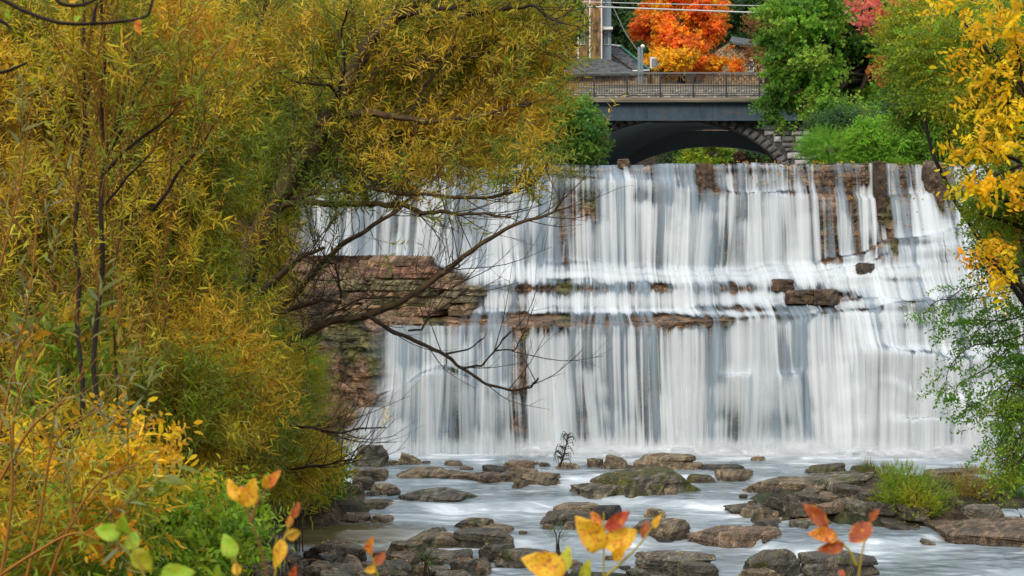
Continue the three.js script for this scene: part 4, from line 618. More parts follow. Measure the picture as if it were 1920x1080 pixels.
{ const items = []; for (let k = 0; k < 1600; k++) { const x = rr(9.3, 16.5), d = rr(46.3, 52); items.push({ p: V(x, ground(x, d) - 0.05, -d), dir: V(gauss() * 0.3, 1, gauss() * 0.3), s: rr(0.6, 1.3), c: tone([[0.16, 0.4, 0.02, 3], [0.26, 0.48, 0.025, 2]], V(x, 0, d)) }); } const g = new THREE.Group(); g.name = 'bank_grass'; g.userData = { label: 'fresh green grass on the right bank above the crest', category: 'grass', kind: 'stuff' }; scene.add(g); place(g, 'blades', SP.grass, leafMat, items); }
// far wooded hillside
{ const g = new THREE.Group(); g.name = 'woodland'; g.userData = { label: 'dark wooded hillside far behind the bridge and houses', category: 'woods', kind: 'stuff' }; scene.add(g); const cl = []; for (let k = 0; k < 90; k++) cl.push([rr(-100, 2050), rr(-60, 150), rr(145, 175), rr(60, 130), rr(50, 90), 5, 170]); place(g, 'foliage', SP.mapleFine, leafMat, fillClumps(cl, [[0.03, 0.07, 0.02, 3], [0.06, 0.11, 0.03, 3], [0.14, 0.11, 0.03, 1]], { size: 3.6, gap: 0.3, gf: 0.3, f: 0.15 })); }

// ---------------------------------------------------------------- right hand trees
tree({ name: 'yellow_ash', label: 'golden yellow leaved tree along the right edge', base: [2120, 700, 17], topPt: [2020, 60, 17], r: 0.14, bark: darkBark, geos: SP.oval, size: 1.0, pal: YEL, opt: { gap: 0.5, gf: 2.2, rise: -0.3, shell: 0.1 },
  clumps: [[1900, 40, 17, 60, 50, 0.6, 50], [1860, 90, 17, 70, 46, 0.5, 43], [1890, 170, 17, 60, 60, 0.6, 40], [1915, 250, 16.8, 40, 40, 0.6, 36], [1838, 275, 16.5, 46, 14, 0.4, 37], [1852, 335, 16.3, 56, 18, 0.4, 60], [1900, 385, 16.3, 44, 26, 0.5, 43], [1910, 450, 16.3, 36, 30, 0.4, 33], [1812, 348, 16.2, 22, 9, 0.3, 14], [1838, 400, 16.2, 30, 10, 0.3, 12], [1848, 482, 16.2, 22, 6, 0.2, 8], [1900, 515, 16.2, 36, 12, 0.3, 17], [1790, 20, 17.5, 40, 24, 0.4, 18], [1830, 200, 17, 50, 40, 0.5, 15]] });
tree({ name: 'buckthorn', label: 'small leaved green tree behind the yellow tree at right', base: [2080, 700, 18.5], topPt: [1960, 80, 18.5], r: 0.14, geos: SP.small, size: 1.2, pal: [[0.13, 0.25, 0.018, 2], [0.24, 0.38, 0.02, 4], [0.48, 0.48, 0.02, 2]], opt: { gap: 0.4, gf: 2, rise: -0.2, shell: 0.1 },
  clumps: [[1790, 120, 18.6, 90, 70, 0.9, 900], [1880, 180, 17.6, 80, 110, 0.9, 1200], [1780, 200, 21, 70, 50, 0.9, 900], [1850, 60, 21, 100, 70, 1, 1100], [1900, 330, 17, 50, 70, 0.7, 520], [1730, 60, 21, 50, 50, 0.7, 420], [1750, 150, 21, 50, 60, 0.7, 500], [1900, 450, 20, 40, 60, 0.7, 420]] });
tree({ name: 'red_maple', label: 'pinkish red maple branches at the top of the right trees', base: [2300, 700, 23], topPt: [1980, -120, 23], r: 0.12, geos: SP.mapleFine, size: 0.62, pal: RED, opt: { gap: 0.42, gf: 2.4, rise: -0.1, shell: 0.1 },
  clumps: [[1658, 14, 22.5, 50, 24, 0.5, 95], [1700, 40, 22.5, 34, 16, 0.4, 90, [[0.6, 0.2, 0.06, 1]]], [1690, 125, 22.5, 30, 12, 0.3, 60, [[0.6, 0.22, 0.03, 1]]], [1745, 112, 22.5, 10, 8, 0.2, 14], [1715, 75, 22.5, 30, 14, 0.3, 50, [[0.55, 0.25, 0.06, 1]]], [1745, 10, 22.5, 50, 14, 0.4, 110, [[0.85, 0.45, 0.08, 1]]], [1740, 165, 22.5, 16, 8, 0.2, 16, [[0.55, 0.25, 0.04, 1]]]] });
{ // drooping small leaved branches over the right of the falls
  const t = thing('drooping_shrub', 'green small leaved branches drooping before the right of the falls', 'shrub'), items = [], tw = [];
  const arms = [[[1990, 520], [1900, 545], [1830, 560], [1755, 565], [1738, 585]], [[1990, 560], [1890, 600], [1820, 600], [1765, 610]], [[1990, 600], [1880, 640], [1820, 650], [1780, 690], [1772, 740]], [[1990, 640], [1900, 650], [1850, 690], [1800, 720], [1784, 748]], [[1990, 640], [1920, 690], [1870, 730], [1830, 760], [1812, 765]], [[1990, 500], [1900, 520], [1850, 530], [1800, 545], [1770, 570]], [[2000, 560], [1940, 600], [1890, 590], [1850, 610], [1800, 640]], [[1990, 740], [1930, 760], [1900, 790], [1885, 830], [1850, 846]], [[1990, 780], [1920, 810], [1895, 850], [1880, 880]], [[1990, 720], [1930, 730], [1900, 720], [1885, 760]], [[1990, 840], [1930, 850], [1900, 880], [1890, 910]], [[1990, 680], [1930, 700], [1905, 740], [1890, 800]]];
  arms.forEach((a, k) => { const d = 19 + rr(-0.8, 0.8), pts = a.map(([x, y], i) => at(x, y, d + i * 0.1)); part(t, 'branch', tube(pts, [0.014, 0.003], 20, 5), twigMat); const cv = new THREE.CatmullRomCurve3(pts);
    for (let s = 0.2; s <= 1; s += 0.02) { const c = cv.getPoint(s), w = 0.42 * (1.15 - s * 0.8), q = c.clone().add(V(gauss() * w, gauss() * w - 0.06, gauss() * w)); tw.push(tube([c, c.clone().lerp(q, 0.6).add(V(0, 0.05, 0)), q], [0.004, 0.0015], 3, 3)); items.push({ p: q, dir: V(gauss() - 0.5, -0.5 + gauss() * 0.6, gauss()), s: rr(0.7, 1.05), c: tone([[0.15, 0.34, 0.02, 3], [0.26, 0.46, 0.025, 3], [0.3, 0.42, 0.03, 1]], q) }); } });
  part(t, 'twigs', mergeGeometries(tw), twigMat, 'stuff'); place(t, 'foliage', SP.broad, leafMat, items);
  place(t, 'foliage', SP.broad, leafMat, fillClumps([[1945, 640, 19.5, 50, 110, 0.8, 420], [1945, 820, 19.5, 45, 90, 0.8, 480]], [[0.12, 0.28, 0.02, 3], [0.2, 0.4, 0.03, 3]], { size: 0.8, gap: 0.4, gf: 3 }));
}
bush('island_bush', 'yellow green bush on the gravel island', [[1722, 932, 32.2, 68, 40, 0.6, 1100], [1690, 900, 32.6, 40, 26, 0.5, 380], [1668, 935, 32.4, 30, 28, 0.4, 200]], [[0.26, 0.4, 0.015, 3], [0.42, 0.48, 0.015, 3], [0.5, 0.4, 0.02, 1]], SP.small, 0.6, { gap: 0.34, gf: 4, rise: 0.6, shell: 0.1 });
bush('island_bush', 'reddish brown bush beside the yellow green bush', [[1822, 915, 33.6, 40, 34, 0.5, 560], [1862, 928, 33.6, 22, 24, 0.4, 170]], [[0.34, 0.22, 0.03, 2], [0.4, 0.34, 0.03, 3], [0.32, 0.13, 0.03, 1]], SP.small, 0.5, { gap: 0.34, gf: 4, rise: 0.6, shell: 0.1 });
bush('island_grass', 'green grass tuft at the right edge below the drooping branches', [[1905, 930, 34, 30, 30, 0.5, 200]], [[0.12, 0.24, 0.03, 1]], SP.grass, 0.7, { rise: 1.2 }, false);
bush('island_grass', 'small grass tuft behind the yellow green bush', [[1640, 890, 36, 34, 12, 0.4, 70]], [[0.14, 0.2, 0.03, 1], [0.3, 0.22, 0.08, 1]], SP.grass, 0.6, { rise: 1.4 }, false);
{ const d = 36.6, t = thing('dead_sapling', 'small bare dead sapling standing among the pool stones', 'sapling'); const A = at(1049, 876, d), B = at(1058, 850, d), C = at(1066, 814, d); part(t, 'stem', tube([A, B, C], [0.03, 0.012], 8, 6), darkBark); const tw = []; for (let k = 0; k < 46; k++) { const s = rr(0.15, 1), c = A.clone().lerp(C, s), a = rr(-1, 1), q = c.clone().add(V(a * 0.2, 0.06 + rr(-0.05, 0.1), gauss() * 0.15)), e = q.clone().add(V(a * 0.06, -rr(0.08, 0.22), gauss() * 0.05)); tw.push(tube([c, q, e], [0.011, 0.006], 6, 3)); } part(t, 'twigs', mergeGeometries(tw), darkBark, 'stuff'); }

// ---------------------------------------------------------------- the big willow
const kink = (pts) => { const o = [pts[0]]; for (let i = 1; i < pts.length; i++) { const l = pts[i].distanceTo(pts[i - 1]); for (const t of [0.33, 0.67]) o.push(pts[i - 1].clone().lerp(pts[i], t).add(V(gauss(), gauss(), gauss()).multiplyScalar(0.045 * l))); o.push(pts[i]); } return o; };
function twigsOn(list, { every = 0.14, len = [0.3, 0.9], up = 0.25, r = 0.006, sub = 3, keep = () => 1, leaf = () => 0 }, tw, items, pal, geoSize = 1) {
  for (const [pts, , , t0 = 0.15] of list) {
    const cv = new THREE.CatmullRomCurve3(pts.map((p) => at(...p)), false, 'centripetal'), L = cv.getLength(), n = Math.ceil(L / every);
    for (let k = 0; k < n; k++) {
      const s = lerp(t0, 1, (k + rnd()) / n), c = cv.getPoint(s), T = cv.getTangent(s); if (rnd() > keep(c)) continue;
      const dir = T.clone().multiplyScalar(0.55).add(V(gauss(), gauss() + up, gauss()).multiplyScalar(0.8)).normalize(), l = rr(...len) * (1.15 - 0.5 * s), bend = V(gauss(), up * 2, gauss()).multiplyScalar(0.2 * l);
      const m = c.clone().addScaledVector(dir, l * 0.5), e = c.clone().addScaledVector(dir, l).add(bend); tw.push(tube([c, m, e], [r, r * 0.35], 6, 4));
      const q = new THREE.CatmullRomCurve3([c, m, e]);
      for (let j = 0; j < sub; j++) {
        const ss = rr(0.25, 0.95), c2 = q.getPoint(ss), d2 = q.getTangent(ss).multiplyScalar(0.7).add(V(gauss(), gauss() + up, gauss()).multiplyScalar(0.7)).normalize(), l2 = l * rr(0.25, 0.55), e2 = c2.clone().addScaledVector(d2, l2).add(V(gauss(), gauss(), gauss()).multiplyScalar(0.12 * l2));
        tw.push(tube([c2, c2.clone().lerp(e2, 0.5).add(V(gauss(), gauss(), gauss()).multiplyScalar(0.1 * l2)), e2], [r * 0.5, r * 0.2], 4, 3));
        if (rnd() < leaf(e2)) items.push({ p: e2.clone().lerp(c2, 0.5), dir: d2.clone(), s: geoSize * rr(0.6, 1.1), c: tone(pal, e2, 1.1) });
      }
      if (rnd() < leaf(e)) items.push({ p: m, dir: dir.clone(), s: geoSize * rr(0.7, 1.2), c: tone(pal, e, 1.1) });
    }
  }
}
const seenAt = (p) => [960 + FOCAL * p.x / -p.z, HOR - FOCAL * (p.y - EYE) / -p.z];
{
  const t = thing('willow_tree', 'large leaning willow with golden olive leaves and crooked mossy limbs', 'tree');
  const D = (a, d0, d1 = d0) => a.map(([x, y], i) => [x, y, lerp(d0, d1, i / (a.length - 1))]);
  const L = [
    [D([[380, 1120], [392, 900], [400, 760], [418, 640], [446, 540], [474, 468], [506, 400], [538, 348], [566, 301], [594, 273], [610, 237]], 13), 0.13, 0.075, 0.5],
    [D([[608, 242], [633, 186], [657, 146], [685, 87], [716, 55], [748, 28], [792, 4], [830, -40]], 13, 13.4), 0.072, 0.04],
    [D([[612, 235], [641, 216], [689, 210], [736, 218], [792, 228], [839, 226], [895, 218], [950, 202], [998, 194]], 13, 12.4), 0.036, 0.012],
    [D([[735, 36], [807, 20], [855, 14], [900, -10]], 13.2, 12.8), 0.026, 0.012],
    [D([[800, 60], [890, 24], [942, 18], [998, 10], [1030, 34], [1053, 44]], 13.4, 12.6), 0.026, 0.008],
    [D([[776, 206], [792, 166], [827, 127], [851, 91]], 12.8), 0.018, 0.007],
    [D([[633, 180], [618, 160], [590, 158], [556, 154]], 13, 12.4), 0.022, 0.008],
    [D([[633, 186], [646, 130], [640, 60], [650, 20]], 13, 12.6), 0.02, 0.008],
    [D([[470, 476], [430, 360], [385, 181], [400, 144], [422, 118], [456, 81], [485, 41], [500, 0]], 13.2, 13.8), 0.075, 0.03],
    [D([[396, 150], [411, 85], [426, 22], [450, -20]], 13.4, 13.6), 0.04, 0.025], [D([[425, 122], [455, 113], [482, 105]], 13.4), 0.03, 0.015],
    [D([[506, 404], [536, 383], [592, 379], [664, 383], [707, 381], [762, 385], [792, 400], [826, 396], [864, 402], [911, 400], [958, 407]], 13, 12.2), 0.042, 0.01],
    [D([[540, 372], [600, 360], [639, 355], [698, 353], [766, 364], [847, 370], [920, 370], [954, 362], [996, 347]], 13, 12), 0.034, 0.009],
    [D([[400, 640], [443, 617], [506, 594], [562, 543], [604, 492], [656, 449], [698, 423], [749, 392], [771, 370]], 13, 12.4), 0.052, 0.012],
    [D([[400, 800], [455, 726], [498, 671], [558, 632], [613, 605], [694, 590], [741, 571], [783, 547], [826, 515], [869, 481], [898, 460], [950, 428], [996, 411], [1039, 396], [1058, 370]], 12.8, 11.6), 0.058, 0.008],
    [D([[680, 592], [694, 594], [741, 624], [805, 651], [835, 666], [869, 692], [911, 720], [958, 732], [996, 726], [1009, 709]], 12.2, 11.6), 0.026, 0.008],
    [D([[835, 664], [880, 654], [907, 634]], 11.8), 0.011, 0.005], [D([[869, 690], [903, 686], [928, 658], [941, 637], [958, 620]], 11.7), 0.013, 0.004], [D([[928, 658], [966, 656], [980, 628], [975, 611]], 11.7), 0.009, 0.003],
    [D([[506, 594], [570, 573], [604, 562], [640, 566]], 12.6, 12.4), 0.032, 0.014], [D([[450, 582], [520, 522], [558, 487], [608, 464]], 12.4), 0.05, 0.016], [D([[640, 560], [634, 520], [628, 495], [600, 490]], 12.4), 0.016, 0.006],
    [D([[765, 620], [790, 618], [806, 590], [830, 575], [880, 540]], 12), 0.012, 0.004], [D([[826, 515], [862, 500], [846, 480]], 12), 0.01, 0.004], [D([[800, 536], [840, 545], [880, 520]], 12), 0.008, 0.003], [D([[760, 560], [680, 560], [640, 580], [560, 600]], 12.3), 0.01, 0.004],
    [D([[470, 770], [560, 800], [640, 812], [724, 802]], 12, 11.6), 0.018, 0.005], [D([[440, 860], [540, 880], [612, 872], [668, 860]], 11.8), 0.018, 0.006],
    [D([[566, 305], [640, 300], [720, 296], [800, 284]], 13.4), 0.022, 0.008], [D([[690, 90], [760, 120], [850, 110], [950, 90], [1040, 100]], 13.4, 13), 0.022, 0.007],
  ];
  L.forEach(([p, a, b], i) => part(t, i === 0 ? 'trunk' : 'limb', tube(kink(p.map((q) => at(...q))), [a * (i < 3 || i === 8 ? 1.15 : 0.8), b * 0.9], p.length * 8, 10, 0.5), i === 0 || a > 0.03 ? barkMat : darkBark));
  const tw = [], items = [];
  const leafy = (p) => { const [x, y] = seenAt(p); return y < 300 ? (x > 1030 ? 0.1 : x > 900 ? 0.55 : 0.9) : x < 520 ? 0.9 : y < 425 ? clamp(0.6 - Math.max(0, x - 700) / 800 - (y - 330) / 260) : x < 600 && y > 740 ? 0.5 : x < 560 ? 0.22 : 0.02; };
  twigsOn(L.slice(0, 28), { every: 0.07, r: 0.0048, len: [0.25, 0.95], leaf: leafy, up: 0.3, keep: (p) => { const [x, y] = seenAt(p); return y > 620 && x > 690 ? 0.3 : y > 420 && x > 760 ? 0.6 : 1; } }, tw, items, OLIVE);
  twigsOn(L.slice(28), { every: 0.07, len: [0.3, 0.9], leaf: leafy, up: 0.2 }, tw, items, OLIVE);
  part(t, 'twigs', mergeGeometries(tw), twigMat, 'stuff');
  const A = OLIVE, G = [[0.17, 0.26, 0.015, 3], [0.3, 0.33, 0.015, 3], [0.55, 0.38, 0.015, 3]];
  const fill = fillClumps([[760, 110, 14.4, 200, 130, 0.9, 1300, G], [900, 90, 14, 120, 95, 0.7, 620, G], [980, 60, 13.6, 80, 70, 0.6, 200, G], [990, 140, 13.4, 56, 46, 0.5, 100, G], [600, 110, 14.6, 190, 140, 0.9, 1300], [650, 250, 14.4, 200, 70, 0.8, 900], [820, 250, 13.9, 160, 48, 0.6, 480], [930, 250, 13.6, 90, 46, 0.5, 220], [760, 300, 13.6, 190, 30, 0.5, 250], [450, 250, 14.8, 150, 160, 0.9, 1200, GOLD], [430, 400, 14.5, 110, 140, 0.8, 800, GOLD], [410, 560, 14.3, 100, 120, 0.7, 700, GOLD], [990, 330, 12.6, 60, 30, 0.4, 80], [640, 340, 13.6, 120, 30, 0.5, 200], [440, 740, 14, 100, 100, 0.6, 650], [470, 680, 12.4, 70, 60, 0.4, 220], [430, 800, 12, 90, 60, 0.4, 330], [500, 860, 12.2, 90, 50, 0.4, 300], [540, 850, 13.4, 70, 60, 0.5, 300, [[0.16, 0.26, 0.02, 3], [0.36, 0.34, 0.02, 3], [0.5, 0.34, 0.02, 1]]], [500, 700, 13.8, 40, 50, 0.5, 100]], A, { size: 0.95, gap: 0.36, gf: 2.6, rise: 0.25, shell: 0.12, f: 1.2 });
  place(t, 'crown', SP.willow, leafMat, [...items, ...fill]);
}
{ // upright golden willow shrub filling the left
  const t = thing('willow_shrub', 'tall golden willow shrub with upright stems filling the left side', 'shrub'), d = 9, tw = [], items = [], stems = [];
  const S = (a, d0 = d) => a.map(([x, y]) => [x, y, d0]);
  stems.push([S([[140, 1000], [144, 600], [144, 393], [152, 289], [159, 207], [157, 55], [150, -60]], 6.9), 0.02, 0.006], [S([[180, 1000], [186, 560], [191, 341], [200, 289], [191, 222], [191, 37], [196, -80]], 6.8), 0.024, 0.007], [S([[200, 289], [222, 225], [240, 160], [258, 90]], 6.8), 0.012, 0.004], [S([[202, 292], [246, 200], [262, 170], [290, 120]], 6.8), 0.011, 0.004], [S([[195, 325], [260, 262], [310, 225], [340, 190]], 6.8), 0.011, 0.004], [S([[150, 300], [170, 150], [163, 115]], 6.9), 0.009, 0.004], [S([[285, 395], [330, 330], [380, 270], [400, 230]], 7.0), 0.012, 0.004], [S([[186, 400], [240, 330], [280, 290]], 6.8), 0.01, 0.004]);
  for (let k = 0; k < 26; k++) { const x = rr(-60, 380), dd = rr(7.4, 10.5), lean = (x - 180) * 0.35 + rr(-60, 60), h = rr(0, 420) * (x > 300 ? 1.3 : 1) - 80; stems.push([S([[x, 1050], [x + lean * 0.25, 760], [x + lean * 0.6, 420 + h * 0.4], [x + lean, h]], dd), rr(0.007, 0.011), 0.003]); }
  stems.forEach(([p, a, b], i) => part(t, 'stem', tube(kink(p.map((q) => at(...q))), [a * (i < 2 ? 0.55 : 0.8), b], p.length * 6, 7, 0.3), i < 8 ? darkBark : barkMat));
  twigsOn(stems, { every: 0.09, len: [0.3, 0.75], up: 0.45, r: 0.004, sub: 3, leaf: () => 0.8 }, tw, items, GOLD, 0.8);
  part(t, 'twigs', mergeGeometries(tw), goldTwig, 'stuff');
  const fill = fillClumps([[120, 160, 9.6, 190, 190, 0.8, 2660], [300, 160, 10, 150, 190, 0.8, 2100], [120, 420, 9.6, 190, 170, 0.8, 2380], [310, 420, 10, 130, 170, 0.7, 1680], [120, 660, 9.4, 190, 150, 0.7, 1959], [320, 680, 9.8, 140, 150, 0.7, 1680, [[0.22, 0.28, 0.02, 3], [0.46, 0.36, 0.02, 3], [0.62, 0.4, 0.02, 2]]], [380, 830, 9.6, 120, 80, 0.6, 979, [[0.16, 0.24, 0.02, 3], [0.36, 0.32, 0.02, 3]]], [330, 780, 8.8, 120, 120, 0.5, 700], [430, 700, 9.4, 70, 120, 0.5, 420, OLIVE], [90, 900, 5.4, 150, 110, 0.3, 100], [150, 1000, 5.2, 150, 70, 0.3, 70], [60, 820, 9.2, 160, 110, 0.6, 979], [210, 860, 9.4, 140, 100, 0.6, 840, [[0.2, 0.28, 0.02, 3], [0.42, 0.34, 0.02, 3]]]], GOLD, { size: 0.74, gap: 0.36, gf: 3, rise: 0.15, shell: 0.0, f: 1.4, jit: 0.34 });
  place(t, 'foliage', SP.willow, leafMat, [...items, ...fill]);
}
{ // dense undergrowth behind, so that the bank is closed below the willows
  bush('bank_thicket', 'dark green thicket on the left bank below the willow', [[530, 890, 32, 90, 60, 1.2, 1500], [420, 880, 29, 120, 100, 1.4, 1500], [600, 900, 33.5, 48, 36, 0.8, 500], [280, 900, 24, 160, 150, 1.4, 1400]], [[0.12, 0.23, 0.015, 3], [0.24, 0.34, 0.02, 3], [0.44, 0.42, 0.02, 2]], SP.oval, 1.35, { gap: 0.36, gf: 1.4, shell: 0.2 });
  bush('feathery_shrub', 'lime green feathery shrub under the lowest willow limb', [[530, 690, 15, 50, 50, 0.5, 360], [560, 740, 15, 36, 44, 0.5, 240]], LIME, SP.feather, 0.8, { gap: 0.36, gf: 3 });
  bush('bank_thicket', 'brown grey thicket of dry stems against the bare cliff', [[560, 790, 30, 70, 60, 0.8, 200], [620, 800, 32, 30, 40, 0.6, 60], [540, 680, 30, 60, 80, 0.8, 60]], [[0.26, 0.16, 0.05, 2], [0.36, 0.24, 0.05, 2], [0.2, 0.2, 0.05, 1]], SP.feather, 1.3, { gap: 0.4, gf: 2 });
  const g = new THREE.Group(); g.name = 'hillside_scrub'; g.userData = { label: 'olive scrub covering the left bank far behind the willows', category: 'scrub', kind: 'stuff' }; scene.add(g);
  const cl = []; for (let k = 0; k < 46; k++) cl.push([rr(-120, 420), rr(40, 900), rr(19, 27), rr(60, 120), rr(60, 110), 0.9, 200]); for (let k = 0; k < 14; k++) cl.push([rr(-60, 760), rr(-20, 280), rr(40, 50), rr(60, 110), rr(50, 90), 1.5, 220]);
  place(g, 'foliage', SP.willow, leafMat, fillClumps(cl, [[0.24, 0.26, 0.02, 3], [0.46, 0.36, 0.02, 3], [0.6, 0.42, 0.02, 2]], { size: 1.7, gap: 0.3, gf: 1, rise: 0.3 }));
}
// ---------------------------------------------------------------- near plants
bush('yellow_shrub', 'orange yellow leaved shrub in the lower left corner', [[70, 910, 5.6, 170, 110, 0.7, 200], [230, 850, 5.8, 100, 50, 0.4, 130], [60, 1010, 5.4, 150, 90, 0.6, 210], [200, 1000, 5.4, 110, 80, 0.5, 130]], [[0.66, 0.40, 0.01, 3], [0.88, 0.58, 0.012, 4], [0.28, 0.40, 0.02, 4], [0.75, 0.38, 0.012, 0.5]], SP.oval, 0.42, { gap: 0.48, gf: 5, rise: 0.1, shell: 0 });
bush('green_shrub', 'green leaved shrub at the bottom beside the yellow shrub', [[330, 1010, 6.4, 130, 90, 0.6, 430], [250, 940, 6.4, 90, 60, 0.5, 200], [440, 1000, 6.6, 60, 60, 0.4, 130], [350, 940, 6.6, 70, 40, 0.3, 90, [[0.6, 0.5, 0.02, 1]]], [180, 1050, 6, 170, 70, 0.5, 300]], [[0.16, 0.32, 0.015, 3], [0.3, 0.46, 0.02, 3], [0.6, 0.52, 0.02, 2]], SP.oval, 0.44, { gap: 0.46, gf: 5, rise: 0.1, shell: 0 });
bush('yellow_shrub', 'small yellow and green sprays among the golden willow', [[130, 610, 7.4, 50, 30, 0.3, 60], [140, 680, 7.4, 40, 40, 0.3, 60, [[0.26, 0.42, 0.02, 1]]], [100, 740, 7.2, 50, 40, 0.3, 60]], [[0.55, 0.32, 0.014, 2], [0.2, 0.28, 0.02, 2]], SP.oval, 0.6, { gap: 0.3, rise: 0.1 });
{ // near willow shoots with silvery leaves at the left edge
  const t = thing('willow_shoots', 'near willow shoots with long silvery leaves at the left edge', 'shrub'), tw = [], items = []; const list = [];
  for (const [a, d] of [[[[20, 1200], [70, 1000], [110, 820], [200, 760]], 3.8], [[[-20, 1200], [20, 960], [30, 760], [80, 640]], 3.6], [[[60, 1200], [120, 1010], [190, 900], [260, 870]], 3.9], [[[-40, 1000], [10, 760], [60, 520], [70, 380]], 4.2], [[[-60, 700], [0, 500], [40, 330], [60, 180]], 4.5], [[[-30, 1100], [60, 1040], [140, 1000], [180, 1010]], 3.6], [[[0, 900], [60, 800], [120, 750], [160, 690]], 4]]) list.push([a.map(([x, y]) => [x, y, d]), 0.006, 0.002, 0.3]);
  list.forEach(([p, a, b]) => part(t, 'stem', tube(p.map((q) => at(...q)), [a, b], 18, 6), goldTwig));
  twigsOn(list, { every: 0.11, len: [0.12, 0.3], up: 0.4, r: 0.002, sub: 1, leaf: () => 0.4 }, tw, items, [[0.34, 0.25, 0.02, 2], [0.24, 0.26, 0.06, 3], [0.3, 0.34, 0.12, 1]], 0.5); part(t, 'twigs', mergeGeometries(tw), goldTwig, 'stuff'); place(t, 'foliage', SP.willowBig, leafMat, items);
}
// single leaves close to the lens, each a mesh of its own
const leafGeos = {}; function bigLeaf(kind) {
  if (leafGeos[kind]) return leafGeos[kind]; const nu = 13, nv = 9;
  return leafGeos[kind] = gridGeo(nv, nu, (i, j) => { const t = j / (nu - 1), s = i / (nv - 1) * 2 - 1, w = (kind === 'round' ? Math.pow(Math.sin(Math.PI * Math.pow(t, 0.72)), 0.8) * 0.31 : Math.pow(Math.sin(Math.PI * Math.pow(t, 0.78)), 0.85) * 0.24) * (1 + 0.06 * Math.sin(t * 44)); return [s * w, t, Math.abs(s) * w * 0.35 - 0.22 * t * t + 0.03 * Math.sin(t * 9 + s * 2), s * 0.5 + 0.5, t]; });
}
const spotted = (a, b, c, sd) => new THREE.MeshPhysicalMaterial({ map: dataTex(128, 256, (u, v) => { const vein = smooth(0.02, 0.0, Math.abs(u - 0.5)) + 0.6 * smooth(0.06, 0.0, Math.abs(((v * 9 - Math.abs(u - 0.5) * 5) % 1 + 1) % 1 - 0.5) * 0.4), k = smooth(0.5, 0.66, fbm(u * 4 + sd, v * 7, sd, 4)), e = smooth(0.62, 0.72, fbm(u * 10 + sd, v * 18, 3, 3)); return [0, 1, 2].map((i) => lerp(lerp(lerp(a[i], b[i], k), c[i], e * 0.8), a[i] * 1.12, vein * 0.3)); }, true, false), roughness: 0.75, transmission: 0.35, thickness: 0, side: THREE.DoubleSide });
const LM = { gold: spotted([0.93, 0.74, 0.1], [0.9, 0.62, 0.08], [0.62, 0.34, 0.06], 1), orange: spotted([0.9, 0.58, 0.08], [0.8, 0.4, 0.06], [0.4, 0.12, 0.05], 5), rust: spotted([0.66, 0.3, 0.08], [0.84, 0.56, 0.08], [0.36, 0.1, 0.05], 9), lime: spotted([0.58, 0.74, 0.1], [0.68, 0.72, 0.1], [0.5, 0.5, 0.1], 13), yellowgreen: spotted([0.72, 0.72, 0.1], [0.6, 0.68, 0.1], [0.6, 0.4, 0.08], 17), red: spotted([0.72, 0.26, 0.1], [0.8, 0.46, 0.08], [0.4, 0.1, 0.05], 21) };
const stalk = mat({ color: 0x9a8a2c, roughness: 0.7 }), redStalk = mat({ color: 0x7a4a26, roughness: 0.7 });
function seedling(name, label, d, stems, leaves, stemMat = stalk, r = 0.0022) { // leaves: [px, py of the stalk end, px, py of the tip, colour, kind]
  const t = thing(name, label, 'plant');
  for (const s of stems) part(t, 'stem', tube(s.map(([x, y]) => at(x, y, d)), [r, r * 0.5], 14, 6), stemMat);
  for (const [x0, y0, x1, y1, c, kind = 'long'] of leaves) { const b = at(x1, y1, d + rr(-0.03, 0.03)), a = at(x0, y0, d), dir = b.clone().sub(a), l = dir.length() * 0.88; dir.normalize(); const m = part(t, 'leaf', bigLeaf(kind), LM[c]); const n = V(rr(-0.5, 0.5), rr(-0.1, 0.6), 1).normalize(), X = dir.clone().cross(n).normalize(), Z = X.clone().cross(dir); m.matrixAutoUpdate = false; m.matrix.makeBasis(X.multiplyScalar(l), dir.clone().multiplyScalar(l), Z.multiplyScalar(l)).setPosition(a); m.matrix.decompose(m.position, m.quaternion, m.scale); m.matrixAutoUpdate = true; }
}
const G2 = 2200; // where stems leave the picture they go on down to the ground
seedling('seedling', 'yellow and orange leaved seedling at the bottom beside the mossy rocks', 2.0, [[[1130, G2], [1134, 1200], [1132, 1080], [1132, 960]], [[1136, 1080], [1170, 1050], [1200, 1020], [1228, 980]]], [[1130, 1005], [1128, 1010]].length ? [[1128, 1030, 1082, 966, 'gold', 'round'], [1134, 1028, 1206, 986, 'gold', 'round'], [1134, 992, 1190, 956, 'red'], [1130, 985, 1098, 955, 'orange'], [1060, 1075, 968, 1040, 'gold', 'round'], [1058, 1074, 1064, 1012, 'yellowgreen'], [1092, 1090, 1106, 1046, 'yellowgreen'], [1150, 1050, 1174, 1022, 'gold'], [1225, 990, 1238, 962, 'gold'], [1205, 1010, 1216, 972, 'rust']] : []);
seedling('seedling', 'rust red leaved seedling in front of the dark rocks at lower right', 2.0, [[[1612, G2], [1612, 1200], [1610, 1080], [1622, 1010]], [[1606, 1060], [1590, 1030], [1574, 1016], [1552, 1004]]], [[1550, 992, 1510, 938, 'rust'], [1570, 1008, 1516, 996, 'orange'], [1584, 1020, 1528, 1034, 'rust'], [1594, 1018, 1646, 966, 'rust'], [1630, 976, 1650, 952, 'rust'], [1582, 1082, 1572, 1062, 'red']]);
seedling('seedling', 'tall seedling with curled gold leaves at lower left', 2.0, [[[516, G2], [510, 1200], [492, 1040], [470, 975]], [[470, 978], [460, 950], [448, 930]], [[472, 976], [484, 940], [504, 912]]], [[452, 940, 418, 892, 'gold'], [456, 950, 482, 894, 'gold', 'round'], [458, 944, 452, 900, 'orange'], [500, 915, 525, 878, 'orange'], [498, 916, 498, 892, 'gold']], redStalk);
